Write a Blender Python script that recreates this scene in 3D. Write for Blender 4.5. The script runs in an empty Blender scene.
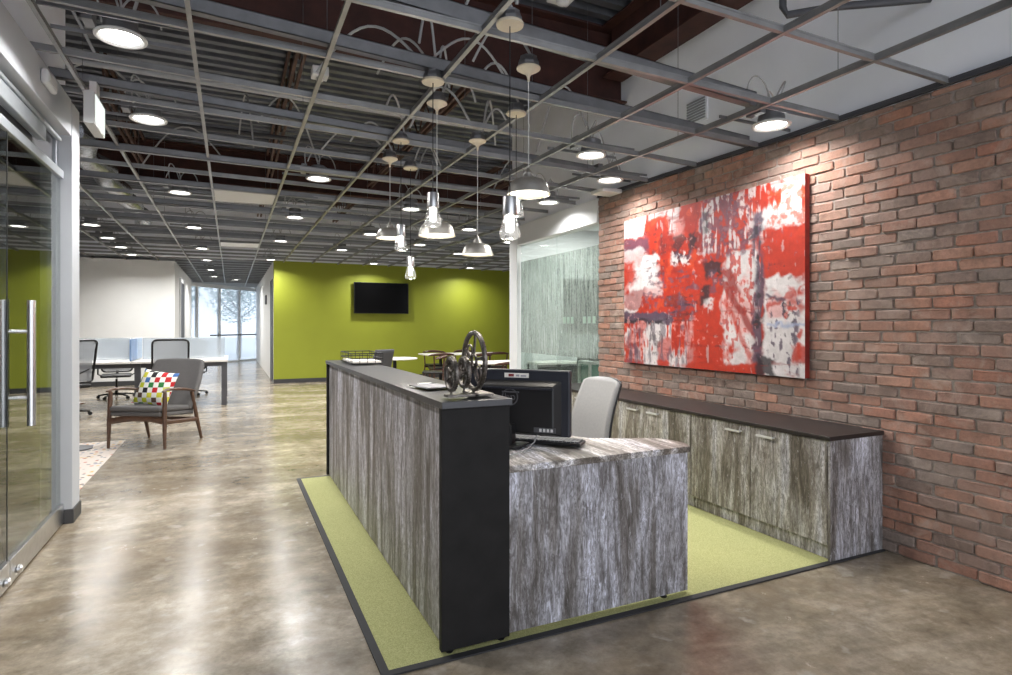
import bpy, bmesh, math, random
import numpy as np
from mathutils import Vector, Matrix, noise
R = math.radians
random.seed(7)
S = bpy.context.scene
COL = S.collection
H = 1.39

# ------------------------------------------------------------------ materials
def newmat(name):
    m = bpy.data.materials.new(name); m.use_nodes = True
    nt = m.node_tree; nt.nodes.clear()
    out = nt.nodes.new('ShaderNodeOutputMaterial')
    return m, nt, out
def N(nt, typ, ins=None, **kw):
    n = nt.nodes.new(typ)
    for k, v in kw.items(): setattr(n, k, v)
    for k, v in (ins or {}).items():
        if isinstance(v, bpy.types.NodeSocket): nt.links.new(v, n.inputs[k])
        else: n.inputs[k].default_value = v
    return n
def c4(c): return (c[0], c[1], c[2], 1.0)
def srgb(r, g, b):
    f = lambda v: (v/255/12.92) if v/255 <= .04045 else ((v/255+.055)/1.055)**2.4
    return (f(r), f(g), f(b))
def ramp(nt, fac, stops, interp='LINEAR'):
    n = nt.nodes.new('ShaderNodeValToRGB'); cr = n.color_ramp; cr.interpolation = interp
    while len(cr.elements) > 1: cr.elements.remove(cr.elements[-1])
    cr.elements[0].position = stops[0][0]; cr.elements[0].color = c4(stops[0][1])
    for p, c in stops[1:]:
        e = cr.elements.new(p); e.color = c4(c)
    nt.links.new(fac, n.inputs[0]); return n.outputs[0]
def mixc(nt, fac, a, b, mode='MIX'):
    n = nt.nodes.new('ShaderNodeMix'); n.data_type = 'RGBA'; n.blend_type = mode
    for i, v in ((0, fac), (6, a), (7, b)):
        if isinstance(v, bpy.types.NodeSocket): nt.links.new(v, n.inputs[i])
        else: n.inputs[i].default_value = v if i == 0 else c4(v)
    return n.outputs[2]
def noise_tex(nt, vec, scale, detail=4, rough=.55, dist=0.):
    n = N(nt, 'ShaderNodeTexNoise', {'Scale': scale, 'Detail': detail, 'Roughness': rough, 'Distortion': dist})
    if vec is not None: nt.links.new(vec, n.inputs['Vector'])
    return n.outputs[0]
def mapping(nt, scale=(1,1,1), rot=(0,0,0), loc=(0,0,0), coord='Object'):
    tc = nt.nodes.new('ShaderNodeTexCoord')
    mp = N(nt, 'ShaderNodeMapping', {'Scale': scale, 'Rotation': rot, 'Location': loc})
    nt.links.new(tc.outputs[coord], mp.inputs[0]); return mp.outputs[0]
def bsdf(nt, out, col, rough=.5, metal=0., bump=None, bs=.2, bd=.01, **kw):
    p = N(nt, 'ShaderNodeBsdfPrincipled')
    for k, v in (('Base Color', col), ('Roughness', rough), ('Metallic', metal)):
        if isinstance(v, bpy.types.NodeSocket): nt.links.new(v, p.inputs[k])
        else: p.inputs[k].default_value = c4(v) if k == 'Base Color' else v
    for k, v in kw.items():
        p.inputs[k].default_value = v
    if bump is not None:
        b = N(nt, 'ShaderNodeBump', {'Strength': bs, 'Distance': bd}); nt.links.new(bump, b.inputs['Height'])
        nt.links.new(b.outputs[0], p.inputs['Normal'])
    nt.links.new(p.outputs[0], out.inputs[0]); return p
def plain(name, col, rough=.5, metal=0., var=.12, scale=6., bs=0., **kw):
    m, nt, out = newmat(name)
    f = noise_tex(nt, mapping(nt), scale, 5)
    a = tuple(max(0, c*(1-var)) for c in col); b = tuple(min(1, c*(1+var)) for c in col)
    c = ramp(nt, f, [(.3, a), (.7, b)])
    bsdf(nt, out, c, rough, metal, bump=f if bs else None, bs=bs, **kw); return m
def emit(name, col, st):
    m, nt, out = newmat(name)
    e = N(nt, 'ShaderNodeEmission', {'Color': c4(col), 'Strength': st}); nt.links.new(e.outputs[0], out.inputs[0]); return m
def schlick(nt, base):
    lw = N(nt, 'ShaderNodeLayerWeight', {'Blend': .5})
    pw = N(nt, 'ShaderNodeMath', {0: lw.outputs['Facing'], 1: 5.}, operation='POWER')
    ad = N(nt, 'ShaderNodeMath', {0: pw.outputs[0], 1: 1.-base}, operation='MULTIPLY_ADD', use_clamp=True); ad.inputs[2].default_value = base
    return ad
def glassmat(name, tint, base=.06, rough=.0, frost=None, tl=.5):
    m, nt, out = newmat(name)
    t = N(nt, 'ShaderNodeBsdfTransparent', {'Color': c4(tint)})
    g = N(nt, 'ShaderNodeBsdfGlossy', {'Color': (1,1,1,1), 'Roughness': rough})
    ad = schlick(nt, base)
    mx = N(nt, 'ShaderNodeMixShader', {0: ad.outputs[0]})
    body = t.outputs[0]
    if frost:
        d = N(nt, 'ShaderNodeBsdfTranslucent', {'Color': c4(frost[1])}); d2 = N(nt, 'ShaderNodeBsdfDiffuse', {'Color': c4(frost[1])})
        a = N(nt, 'ShaderNodeMixShader', {0: 1.-tl})
        nt.links.new(d.outputs[0], a.inputs[1]); nt.links.new(d2.outputs[0], a.inputs[2])
        q = N(nt, 'ShaderNodeMixShader', {0: frost[0]})
        nt.links.new(body, q.inputs[1]); nt.links.new(a.outputs[0], q.inputs[2]); body = q.outputs[0]
    nt.links.new(body, mx.inputs[1]); nt.links.new(g.outputs[0], mx.inputs[2])
    nt.links.new(mx.outputs[0], out.inputs[0]); return m

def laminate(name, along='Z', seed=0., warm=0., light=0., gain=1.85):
    m, nt, out = newmat(name)
    def al(k): return {'Z': (1,1,k), 'Y': (1,k,1), 'X': (k,1,1)}[along]
    lo = (seed, seed*1.7, seed*.3)
    broad = noise_tex(nt, mapping(nt, al(.10), loc=lo), 6.5, 4, .55, .9)
    mid = noise_tex(nt, mapping(nt, al(.13), loc=lo), 22., 7, .7, 1.6)
    v2 = mapping(nt, al(.28), loc=(seed+3, seed, seed))
    fine = noise_tex(nt, v2, 55., 8, .75, 1.8)
    fleck = noise_tex(nt, mapping(nt, al(.22), loc=(seed+7, seed, seed+2)), 17., 9, .8, 2.2)
    w = warm
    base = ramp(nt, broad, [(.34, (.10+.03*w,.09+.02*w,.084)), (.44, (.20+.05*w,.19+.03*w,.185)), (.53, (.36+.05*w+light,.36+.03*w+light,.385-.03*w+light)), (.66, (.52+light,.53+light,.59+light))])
    det = ramp(nt, mid, [(.36, (.16,.14,.13)), (.46, (.5,.49,.49)), (.56, (.9,.9,.93)), (.68, (1.2,1.2,1.25))])
    c = mixc(nt, .85, base, det, 'MULTIPLY')
    c = mixc(nt, 1., c, (gain,gain*.99,gain*.985), 'MULTIPLY')
    ff = ramp(nt, fine, [(.42, (0,0,0)), (.58, (1,1,1))])
    c = mixc(nt, ff, mixc(nt, .68, c, (.07,.058,.05)), c)
    fl = ramp(nt, fleck, [(.57, (0,0,0)), (.63, (1,1,1))])
    n = N(nt, 'ShaderNodeMath', {0: fl, 1: .7}, operation='MULTIPLY')
    c = mixc(nt, n.outputs[0], c, (.62,.62,.66))
    bsdf(nt, out, c, .42, 0, bump=fine, bs=.12, bd=.003); return m

def concrete():
    m, nt, out = newmat('polished_concrete')
    v = mapping(nt, (1,1,1)); vs = mapping(nt, (.55,1.6,1), rot=(0,0,R(25)))
    a = noise_tex(nt, vs, .8, 6, .6, .8); b = noise_tex(nt, mapping(nt, (.8,1.15,1), rot=(0,0,R(25))), 3.6, 9, .70, .15); d = noise_tex(nt, v, 14., 8, .75, .4)
    c1 = ramp(nt, a, [(.32, srgb(118,110,97)), (.5, srgb(150,142,129)), (.66, srgb(178,171,160))])
    c2 = ramp(nt, b, [(.36, (.74,.71,.67)), (.5, (.96,.93,.88)), (.66, (1.3,1.27,1.22))])
    c = mixc(nt, .9, c1, c2, 'MULTIPLY')
    e_ = noise_tex(nt, mapping(nt, (1,1,1), loc=(4,9,2)), 5.5, 10, .78, .1)
    c = mixc(nt, .9, c, ramp(nt, e_, [(.34, (.66,.63,.58)), (.5, (1,.99,.97)), (.66, (1.3,1.29,1.27))]), 'MULTIPLY')
    e2 = noise_tex(nt, mapping(nt, (1,1,1), loc=(1,5,7)), 1.3, 5, .6, .3)
    c = mixc(nt, .9, c, ramp(nt, e2, [(.36, (.78,.75,.70)), (.62, (1.12,1.12,1.13))]), 'MULTIPLY')
    c3 = ramp(nt, d, [(.3, (.72,.70,.67)), (.55, (1,1,1)), (.72, (1.2,1.17,1.1))])
    c = mixc(nt, .8, c, c3, 'MULTIPLY')
    pat = noise_tex(nt, v, 2.3, 6, .6, 1.0)
    pm = ramp(nt, pat, [(.48, (0,0,0)), (.72, (.55,.55,.55))])
    c = mixc(nt, pm, c, srgb(128,110,86))
    pale = noise_tex(nt, v, 6.5, 4, .5, .3)
    pl = ramp(nt, pale, [(.62, (0,0,0)), (.72, (.45,.45,.45))])
    c = mixc(nt, pl, c, srgb(190,186,176))
    ro = ramp(nt, e_, [(.3, (.17,.17,.17)), (.7, (.29,.29,.29))])
    bsdf(nt, out, c, ro, 0, bump=a, bs=.03, bd=.05, **{'Specular IOR Level': .7}); return m

def brickmat():
    m, nt, out = newmat('old_brick')
    g = nt.nodes.new('ShaderNodeNewGeometry'); rnd = g.outputs['Random Per Island']
    v = mapping(nt, (1,1,1))
    base = ramp(nt, rnd, [(0., srgb(132,112,106)), (.12, srgb(156,112,98)), (.28, srgb(176,126,108)), (.42, srgb(160,120,108)), (.56, srgb(180,134,116)), (.68, srgb(152,126,118)), (.8, srgb(136,124,120)), (.9, srgb(172,116,98))], 'CONSTANT')
    a = noise_tex(nt, v, 9., 6, .65); b = noise_tex(nt, v, 45., 6, .7); big = noise_tex(nt, v, 1.7, 3)
    c = mixc(nt, .8, base, ramp(nt, a, [(.3, (.50,.48,.48)), (.5, (1,1,1)), (.7, (1.35,1.28,1.22))]), 'MULTIPLY')
    c = mixc(nt, .7, c, ramp(nt, b, [(.3, (.6,.58,.56)), (.6, (1.12,1.1,1.08))]), 'MULTIPLY')
    wash = noise_tex(nt, v, 5., 8, .75, .7)
    wm = ramp(nt, wash, [(.50, (0,0,0)), (.68, (.65,.65,.65))])
    c = mixc(nt, wm, c, srgb(196,178,166))
    gm = ramp(nt, big, [(.45, (0,0,0)), (.65, (.4,.4,.4))])
    c = mixc(nt, gm, c, srgb(140,120,112))
    c = mixc(nt, .30, c, srgb(138,120,104))
    bsdf(nt, out, c, .85, 0, bump=b, bs=.6, bd=.006); return m

M = {}
M['floor'] = concrete()
M['brick'] = brickmat()
M['mortar'] = plain('mortar', srgb(150,140,132), .95, 0, .25, 40, .4)
M['lam'] = laminate('weathered_laminate', 'Z', 0.)
M['lam_warm'] = laminate('weathered_laminate_warm', 'Z', 11., .6, 0., 1.5)
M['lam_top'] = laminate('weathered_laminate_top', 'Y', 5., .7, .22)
M['black_lam'] = plain('black_laminate', srgb(36,35,35), .6, 0, .18, 9, **{'Specular IOR Level': .2})
M['black_top'] = plain('black_counter', srgb(62,62,66), .30, 0, .12, 14)
M['esp_top'] = plain('espresso_counter', srgb(42,37,37), .36, 0, .2, 14)
M['white'] = plain('white_paint', srgb(214,216,218), .6, 0, .02, 3)
M['wallend'] = plain('grey_white_paint', srgb(188,191,196), .6, 0, .02, 3)
M['bright'] = plain('bright_white_paint', srgb(240,240,238), .6, 0, .02, 3)
M['offwhite'] = plain('offwhite_paint', srgb(206,206,205), .6, 0, .02, 3)
M['greywall'] = plain('grey_drywall', srgb(238,240,246), .7, 0, .05, 1.5)
M['lgreen'] = plain('lime_paint', srgb(152,160,44), .6, 0, .03, 2)
M['base_dark'] = plain('dark_baseboard', srgb(62,62,64), .5)
M['steel'] = plain('brushed_steel', (.62,.62,.63), .28, 1., .08, 30)
M['chrome'] = plain('satin_chrome', (.82,.82,.83), .30, 1., .05, 30)
M['alu'] = plain('anodised_aluminium', srgb(176,181,186), .38, .6, .04, 20)
M['galv'] = plain('galvanised_steel', (.23,.23,.24), .42, .7, .10, 12)
M['tee'] = plain('grid_steel', srgb(150,150,150), .4, .55, .15, 8)
M['deck'] = plain('metal_deck', srgb(112,115,122), .45, .55, .25, 3)
M['rust'] = plain('primer_steel', srgb(64,34,28), .7, 0, .35, 6)
M['rust2'] = plain('primer_joist', srgb(84,60,52), .7, 0, .3, 6)
M['cable'] = plain('grey_cable', srgb(172,172,172), .5)
M['black'] = plain('black_plastic', srgb(26,26,28), .38)
M['blackm'] = plain('black_metal', srgb(30,30,32), .45, .3)
M['monitor'] = plain('monitor_plastic', srgb(44,46,54), .32)
M['mon_in'] = plain('monitor_recess', srgb(20,20,22), .4)
M['screen'] = plain('screen_glass', srgb(8,8,9), .2, **{'Specular IOR Level': .12})
M['canopy'] = plain('cream_canopy', srgb(214,202,180), .5)
M['dome'] = plain('brushed_nickel', (.58,.56,.52), .36, .85, .1, 25)
M['shade_in'] = plain('shade_lining', srgb(240,232,210), .5)
M['glow_w'] = emit('lamp_glow', (1,.97,.92), 3.)
M['glow_d'] = emit('downlight_glow', (1,.985,.95), 9.)
M['glow_dome'] = emit('dome_glow', (1,.93,.78), 2.6)
M['glow_x'] = emit('sign_glow', (.93,1,.95), .8)
M['red_glow'] = emit('red_reflected_glow', (1,.08,.05), 3.)  # emission imitating the red reflection of the sign letters on the grid
M['glass_l'] = glassmat('storefront_glass', (.72,.76,.74), .13)
M['glass_r'] = glassmat('meeting_glass', (.90,.94,.92), .03)
M['glass_w'] = glassmat('window_glass', (.93,.97,1.), .02, .0, (.30, srgb(232,238,248)), .95)
M['glass_e'] = plain('green_glass_edge', srgb(130,165,165), .1)
M['bulbglass'] = glassmat('pendant_glass', (.96,.97,.98), .035, .0, (.06, (.9,.9,.9)))
M['frost'] = glassmat('frosted_acrylic', (.9,.93,.95), .02, .25, (.5, srgb(196,202,208)))
M['blue'] = plain('blue_acrylic', srgb(112,138,176), .35)
M['lightblue'] = plain('lightblue_acrylic', srgb(170,190,214), .35)
M['greyfab'] = plain('grey_fabric', srgb(98,96,96), .9, 0, .15, 120, .25)
M['dkfab'] = plain('charcoal_fabric', srgb(74,74,76), .9, 0, .15, 120)
M['chairgrey'] = plain('chair_grey', srgb(146,146,147), .6, 0, .05, 60)
M['meshfab'] = glassmat('mesh_fabric', (.75,.76,.77), .0, .5, (.7, srgb(150,152,156)))
M['wood'] = plain('walnut', srgb(88,64,50), .42, 0, .3, 18)
M['wood_red'] = plain('red_walnut', srgb(80,50,40), .42, 0, .25, 18)
M['dots'] = plain('etched_dots', srgb(150,172,160), .6)
M['handle'] = plain('handle_nickel', srgb(205,205,205), .35, .3, .03)
M['dkgrey'] = plain('dark_grey_metal', srgb(82,82,86), .45, .2)
M['tabletop'] = plain('white_tabletop', srgb(232,228,222), .4, 0, .03)
M['iron'] = plain('antique_iron', (.16,.145,.13), .38, .85, .5, 35, .4)
M['foil'] = plain('foil_duct', (.6,.62,.66), .25, .95, .2, 30, .8)
M['paper'] = plain('paper', srgb(222,218,212), .7)
M['wire'] = plain('hanger_wire', srgb(120,120,122), .4, .7)
M['carpet_edge'] = plain('carpet_edge', srgb(52,52,54), .7)
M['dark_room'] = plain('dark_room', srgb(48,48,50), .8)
M['darkdoor'] = plain('dark_door', srgb(60,62,68), .5)
M['teal'] = plain('teal_glass', srgb(96,140,126), .3)
M['leaf'] = plain('overexposed_leaf', srgb(186,200,196), .8, 0, .2, 4)  # overexposed daylight is put into the colour, paler than real foliage
M['ground'] = plain('outside_ground', srgb(205,208,210), .9)

def carpet():
    m, nt, out = newmat('green_carpet')
    a = noise_tex(nt, mapping(nt), 160., 3, .7); b = noise_tex(nt, mapping(nt), 2., 3)
    c = ramp(nt, a, [(.3, srgb(146,148,94)), (.5, srgb(172,173,117)), (.7, srgb(198,197,146))])
    c = mixc(nt, .5, c, ramp(nt, b, [(.3, (.93,.93,.93)), (.7, (1.05,1.05,1.03))]), 'MULTIPLY')
    bsdf(nt, out, c, .95, 0, bump=a, bs=.5, bd=.004); return m
M['carpet'] = carpet()
def rugmat():
    m, nt, out = newmat('speckled_rug')
    v = mapping(nt, (1,1,1))
    vo = N(nt, 'ShaderNodeTexVoronoi', {'Scale': 22.}); nt.links.new(v, vo.inputs['Vector'])
    sp = N(nt, 'ShaderNodeSeparateColor'); nt.links.new(vo.outputs['Color'], sp.inputs[0])
    cc = ramp(nt, sp.outputs[0], [(0, srgb(226,214,204)), (.45, srgb(196,120,96)), (.55, srgb(150,150,150)), (.66, srgb(214,178,110)), (.76, srgb(110,120,150)), (.86, srgb(226,214,204)), (.94, srgb(90,70,60))], 'CONSTANT')
    dd = ramp(nt, vo.outputs['Distance'], [(.35, (1,1,1)), (.5, (0,0,0))])
    c = mixc(nt, dd, srgb(222,212,204), cc)
    bsdf(nt, out, c, .95); return m
M['rug'] = rugmat()
def pillowmat():
    m, nt, out = newmat('patchwork_print')
    v = mapping(nt, (17.5,17.5,17.5), loc=(.2,.3,.35))
    sp = nt.nodes.new('ShaderNodeSeparateXYZ'); nt.links.new(v, sp.inputs[0])
    fx = N(nt, 'ShaderNodeMath', {0: sp.outputs[0]}, operation='FLOOR'); fz = N(nt, 'ShaderNodeMath', {0: sp.outputs[2]}, operation='FLOOR')
    cb = N(nt, 'ShaderNodeCombineXYZ', {0: fx.outputs[0], 2: fz.outputs[0]})
    wn = N(nt, 'ShaderNodeTexWhiteNoise'); nt.links.new(cb.outputs[0], wn.inputs[0])
    cc = ramp(nt, wn.outputs[0], [(0, srgb(190,30,36)), (.22, srgb(46,124,60)), (.36, srgb(70,110,170)), (.48, srgb(200,206,50)), (.70, srgb(96,74,58)), (.80, srgb(30,30,34)), (.9, srgb(214,210,60))], 'CONSTANT')
    s = N(nt, 'ShaderNodeMath', {0: fx.outputs[0], 1: fz.outputs[0]}, operation='ADD')
    mo = N(nt, 'ShaderNodeMath', {0: s.outputs[0], 1: 2.}, operation='FLOORED_MODULO')
    c = mixc(nt, mo.outputs[0], cc, srgb(236,236,230))
    bsdf(nt, out, c, .85); return m
M['pillow'] = pillowmat()
def filmmat(name='reed_film', f0=.25, f1=.5):
    # etched decorative film on the meeting-room glass: vertical reed-like streaks, partly clear
    m, nt, out = newmat(name)
    v = mapping(nt, (1,1,.05)); v2 = mapping(nt, (1,1,.22))
    a = noise_tex(nt, v, 26., 6, .7, 2.0); b = noise_tex(nt, v2, 70., 5, .7, 3.)
    ad = N(nt, 'ShaderNodeMath', {0: a, 1: b}, operation='ADD'); hf = N(nt, 'ShaderNodeMath', {0: ad.outputs[0], 1: .5}, operation='MULTIPLY')
    col = ramp(nt, hf.outputs[0], [(.38, srgb(84,90,86)), (.46, srgb(140,148,144)), (.53, srgb(190,196,192)), (.6, srgb(216,220,217))])
    d = N(nt, 'ShaderNodeBsdfDiffuse', {'Color': col}); tl = N(nt, 'ShaderNodeBsdfTranslucent', {'Color': col})
    dm = N(nt, 'ShaderNodeMixShader', {0: .55}); nt.links.new(d.outputs[0], dm.inputs[1]); nt.links.new(tl.outputs[0], dm.inputs[2])
    t = N(nt, 'ShaderNodeBsdfTransparent', {'Color': (.86,.90,.88,1)})
    f = N(nt, 'ShaderNodeMath', {0: hf.outputs[0], 1: f1}, operation='MULTIPLY_ADD'); f.inputs[2].default_value = f0
    mx = N(nt, 'ShaderNodeMixShader', {0: f.outputs[0]}); nt.links.new(t.outputs[0], mx.inputs[1]); nt.links.new(dm.outputs[0], mx.inputs[2])
    g = N(nt, 'ShaderNodeBsdfGlossy', {'Roughness': .02}); lw = schlick(nt, .03)
    o = N(nt, 'ShaderNodeMixShader', {0: lw.outputs[0]}); nt.links.new(mx.outputs[0], o.inputs[1]); nt.links.new(g.outputs[0], o.inputs[2])
    nt.links.new(o.outputs[0], out.inputs[0]); return m
M['film'] = filmmat(); M['film2'] = filmmat('reed_film_light', .0, .12)
def artmat():
    m, nt, out = newmat('canvas_paint')
    at = N(nt, 'ShaderNodeAttribute', attribute_name='paint')
    v = mapping(nt); f = noise_tex(nt, v, 60., 6, .7)
    c = mixc(nt, .35, at.outputs[0], ramp(nt, f, [(.3, (.7,.7,.7)), (.7, (1.2,1.2,1.2))]), 'MULTIPLY')
    bsdf(nt, out, c, .5, 0, bump=f, bs=.2, bd=.003); return m
M['art'] = artmat()

# ------------------------------------------------------------------ mesh helpers
class MB:
    def __init__(s): s.v = []; s.f = []; s.mi = []; s.cur = 0
    def add(s, vs, fs, m=None):
        o = len(s.v)
        for p in vs:
            p = Vector(p); s.v.append(m @ p if m else p)
        for f in fs: s.f.append([i+o for i in f]); s.mi.append(s.cur)
        return s
    def box(s, x0, x1, y0, y1, z0, z1, m=None):
        vs = [(x,y,z) for z in (z0,z1) for y in (y0,y1) for x in (x0,x1)]
        return s.add(vs, [(0,2,3,1),(4,5,7,6),(0,1,5,4),(2,6,7,3),(0,4,6,2),(1,3,7,5)], m)
    def prism(s, poly, z0, z1, m=None):
        n = len(poly); vs = [(x,y,z0) for x,y in poly]+[(x,y,z1) for x,y in poly]
        fs = [tuple(range(n-1,-1,-1)), tuple(range(n,2*n))]+[(i,(i+1)%n,n+(i+1)%n,n+i) for i in range(n)]
        return s.add(vs, fs, m)
    def lathe(s, prof, n=24, m=None, cap0=True, cap1=True):
        vs = []; fs = []
        for r, z in prof:
            for k in range(n):
                a = 2*math.pi*k/n; vs.append((r*math.cos(a), r*math.sin(a), z))
        for i in range(len(prof)-1):
            for k in range(n):
                a, b = i*n+k, i*n+(k+1)%n; fs.append((a, b, b+n, a+n))
        if cap0: fs.append(tuple(range(n-1,-1,-1)))
        if cap1: fs.append(tuple((len(prof)-1)*n+k for k in range(n)))
        return s.add(vs, fs, m)
    def tube(s, path, r, n=8, m=None, closed=False, flat=1.):
        P = [Vector(p) for p in path]; L = len(P)
        rs = r if isinstance(r, (list, tuple)) else [r]*L
        vs = []; fs = []; up = None
        for i in range(L):
            if closed: t = (P[(i+1)%L]-P[i-1]).normalized()
            else: t = (P[min(i+1,L-1)]-P[max(i-1,0)]).normalized()
            if up is None:
                up = Vector((0,0,1)) if abs(t.z) < .9 else Vector((1,0,0))
            a = t.cross(up).normalized(); b = a.cross(t).normalized(); up = b
            for k in range(n):
                th = 2*math.pi*(k+.5)/n
                vs.append(P[i]+a*(math.cos(th)*rs[i])+b*(math.sin(th)*rs[i]*flat))
        for i in range(L if closed else L-1):
            j = (i+1)%L
            for k in range(n):
                fs.append((i*n+k, i*n+(k+1)%n, j*n+(k+1)%n, j*n+k))
        if not closed:
            fs.append(tuple(range(n-1,-1,-1))); fs.append(tuple((L-1)*n+k for k in range(n)))
        return s.add(vs, fs, m)
    def torus(s, c, R0, r, axis='X', n=40, k=8, flat=1.):
        pts = []
        for i in range(n):
            a = 2*math.pi*i/n; u, w = R0*math.cos(a), R0*math.sin(a)
            pts.append({'X': (c[0], c[1]+u, c[2]+w), 'Y': (c[0]+u, c[1], c[2]+w), 'Z': (c[0]+u, c[1]+w, c[2])}[axis])
        return s.tube(pts, r, k, closed=True, flat=flat)
    def surf(s, fn, nu, nv, m=None):
        vs = [fn(i/nu, j/nv) for j in range(nv+1) for i in range(nu+1)]
        fs = [(j*(nu+1)+i, j*(nu+1)+i+1, (j+1)*(nu+1)+i+1, (j+1)*(nu+1)+i) for j in range(nv) for i in range(nu)]
        return s.add(vs, fs, m)
    def build(s, name, mats, parent=None, smooth=False, bev=0., seg=2, solid=0., sub=0, off=(0,0,0), angle=35):
        me = bpy.data.meshes.new(name)
        me.from_pydata([tuple(p-Vector(off)) for p in s.v], [], s.f)
        if not isinstance(mats, (list, tuple)): mats = [mats]
        for mm in mats: me.materials.append(mm)
        for p, i in zip(me.polygons, s.mi): p.material_index = i; p.use_smooth = smooth
        if smooth: me.set_sharp_from_angle(angle=R(angle))
        me.update()
        o = bpy.data.objects.new(name, me); COL.objects.link(o)
        if parent: o.parent = parent
        if solid:
            md = o.modifiers.new('s', 'SOLIDIFY'); md.thickness = solid; md.offset = 0
        if sub:
            md = o.modifiers.new('sub', 'SUBSURF'); md.levels = sub; md.render_levels = sub
        if bev:
            md = o.modifiers.new('b', 'BEVEL'); md.width = bev; md.segments = seg; md.limit_method = 'ANGLE'; md.angle_limit = R(40)
        return o
def thing(name, label, cat, loc=(0,0,0), rz=0., group=None):
    o = bpy.data.objects.new(name, None); COL.objects.link(o)
    o.empty_display_size = .1; o.location = loc; o.rotation_euler = (0,0,rz)
    tag(o, label, cat, group); return o
def tag(o, label, cat, group=None, kind=None):
    o['label'] = label; o['category'] = cat
    if group: o['group'] = group
    if kind: o['kind'] = kind
    return o
def struct(o, label=None, cat=None):
    o['kind'] = 'structure'
    if label: o['label'] = label
    if cat: o['category'] = cat
    return o
def kids(o): return [c for c in bpy.data.objects if c.parent == o]
def dup(o, loc, rz, label, group=None, parent=None):
    r = o.copy(); COL.objects.link(r); r.location = loc; r.rotation_euler = (0,0,rz); r['label'] = label
    if group: r['group'] = group
    for ch in kids(o):
        c = ch.copy(); COL.objects.link(c); c.parent = r
        for g in kids(ch):
            d = g.copy(); COL.objects.link(d); d.parent = c
    return r
def single(mb, name, mat, loc, label, cat, group=None, **kw):
    o = mb.build(name, mat, None, off=loc, **kw); o.location = loc
    return tag(o, label, cat, group)

def zc(X, Y):
    k = min(1., max(0., (Y-3)/9.))
    return 2.9345-.0506*X*(1-k)

# ------------------------------------------------------------------ camera, world
cam = bpy.data.cameras.new('camera'); co = bpy.data.objects.new('camera', cam); COL.objects.link(co)
cam.sensor_width = 36; cam.lens = 36*590/1012; cam.shift_y = -11.5/1012
co.location = (0,0,H); co.rotation_euler = (R(90), 0, R(-25)); cam.clip_start = .05; cam.clip_end = 200
S.camera = co
w = bpy.data.worlds.new('world'); S.world = w; w.use_nodes = True
nt = w.node_tree; nt.nodes.clear()
wo = nt.nodes.new('ShaderNodeOutputWorld')
tcw = nt.nodes.new('ShaderNodeTexCoord'); sz = nt.nodes.new('ShaderNodeSeparateXYZ'); nt.links.new(tcw.outputs['Generated'], sz.inputs[0])
rc = ramp(nt, sz.outputs[2], [(.0, (.83,.87,.94)), (.5, (.88,.93,1.0))])
bg = N(nt, 'ShaderNodeBackground', {'Strength': 1.8}); nt.links.new(rc, bg.inputs[0]); nt.links.new(bg.outputs[0], wo.inputs[0])
S.view_settings.view_transform = 'Standard'; S.view_settings.look = 'None'
S.view_settings.exposure = 0.42; S.view_settings.gamma = 1.0
try: S.view_settings.use_curve_mapping = False
except Exception: pass

# ------------------------------------------------------------------ setting
YB = -1.8
struct(MB().box(-7, 9, YB, 27.5, -.1, 0).build('floor', M['floor']), 'polished mottled concrete floor', 'floor')
# brick wall
bw = MB(); bw.cur = 1
zt = lambda y: zc(3.68, y)-.003
bw.add([(3.682,YB,0),(3.682,5.47,0),(3.682,5.47,zt(5.47)),(3.682,3.,zt(3.)),(3.682,YB,zt(YB))], [(0,1,2,3,4)])
bw.add([(3.69,5.47,0),(3.80,5.47,0),(3.80,5.47,zt(5.47)),(3.69,5.47,zt(5.47))], [(0,1,2,3)])
bw.cur = 0
ch = .0677; L = .2135
rb = random.Random(3)
for row in range(43):
    z0 = row*ch+.006; z1 = z0+ch-.0085
    y = YB+(L/2 if row % 2 else 0)+rb.uniform(-.02,.02)
    while y < 5.46:
        a = y+.005; b = min(y+L-.004+rb.uniform(-.006,.003), 5.465); y += L
        zz1 = min(z1, zt(max(a,b)))
        if zz1-z0 < .012 or b-a < .03: continue
        px = rb.uniform(-.006,.005); xf = 3.672+px
        j = lambda q: rb.uniform(-q,q)
        cr = lambda: rb.uniform(.004,.013)
        def ring(x, q, jx):
            c_ = [cr() for _ in range(4)]; A_, B_, Z0, Z1 = a+q, b-q, z0+q, zz1-q
            ym_ = (A_+B_)/2+j(.02)
            return [(x+j(jx),A_+c_[0],Z0+j(.0015)),(x+j(jx),ym_,Z0+j(.003)),(x+j(jx),B_-c_[1],Z0+j(.0015)),(x+j(jx),B_+j(.002),Z0+c_[1]*.8),(x+j(jx),B_+j(.002),Z1-c_[2]*.8),
                    (x+j(jx),B_-c_[2],Z1+j(.0015)),(x+j(jx),ym_,Z1+j(.003)),(x+j(jx),A_+c_[3],Z1+j(.0015)),(x+j(jx),A_+j(.002),Z1-c_[3]*.8),(x+j(jx),A_+j(.002),Z0+c_[0]*.8)]
        st = rb.getstate(); r1 = ring(3.695,.0,.0); rb.setstate(st); r2 = ring(xf+.005,.0,.0); rb.setstate(st); r3 = ring(xf,.0045,.0025)
        n_ = 10; fs = []
        for k in range(n_):
            k2 = (k+1)%n_; fs += [(k2,k,n_+k,n_+k2),(n_+k2,n_+k,2*n_+k,2*n_+k2)]
        fs.append(tuple(2*n_+k for k in range(n_))[::-1])
        bw.add(r1+r2+r3, fs)
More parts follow.
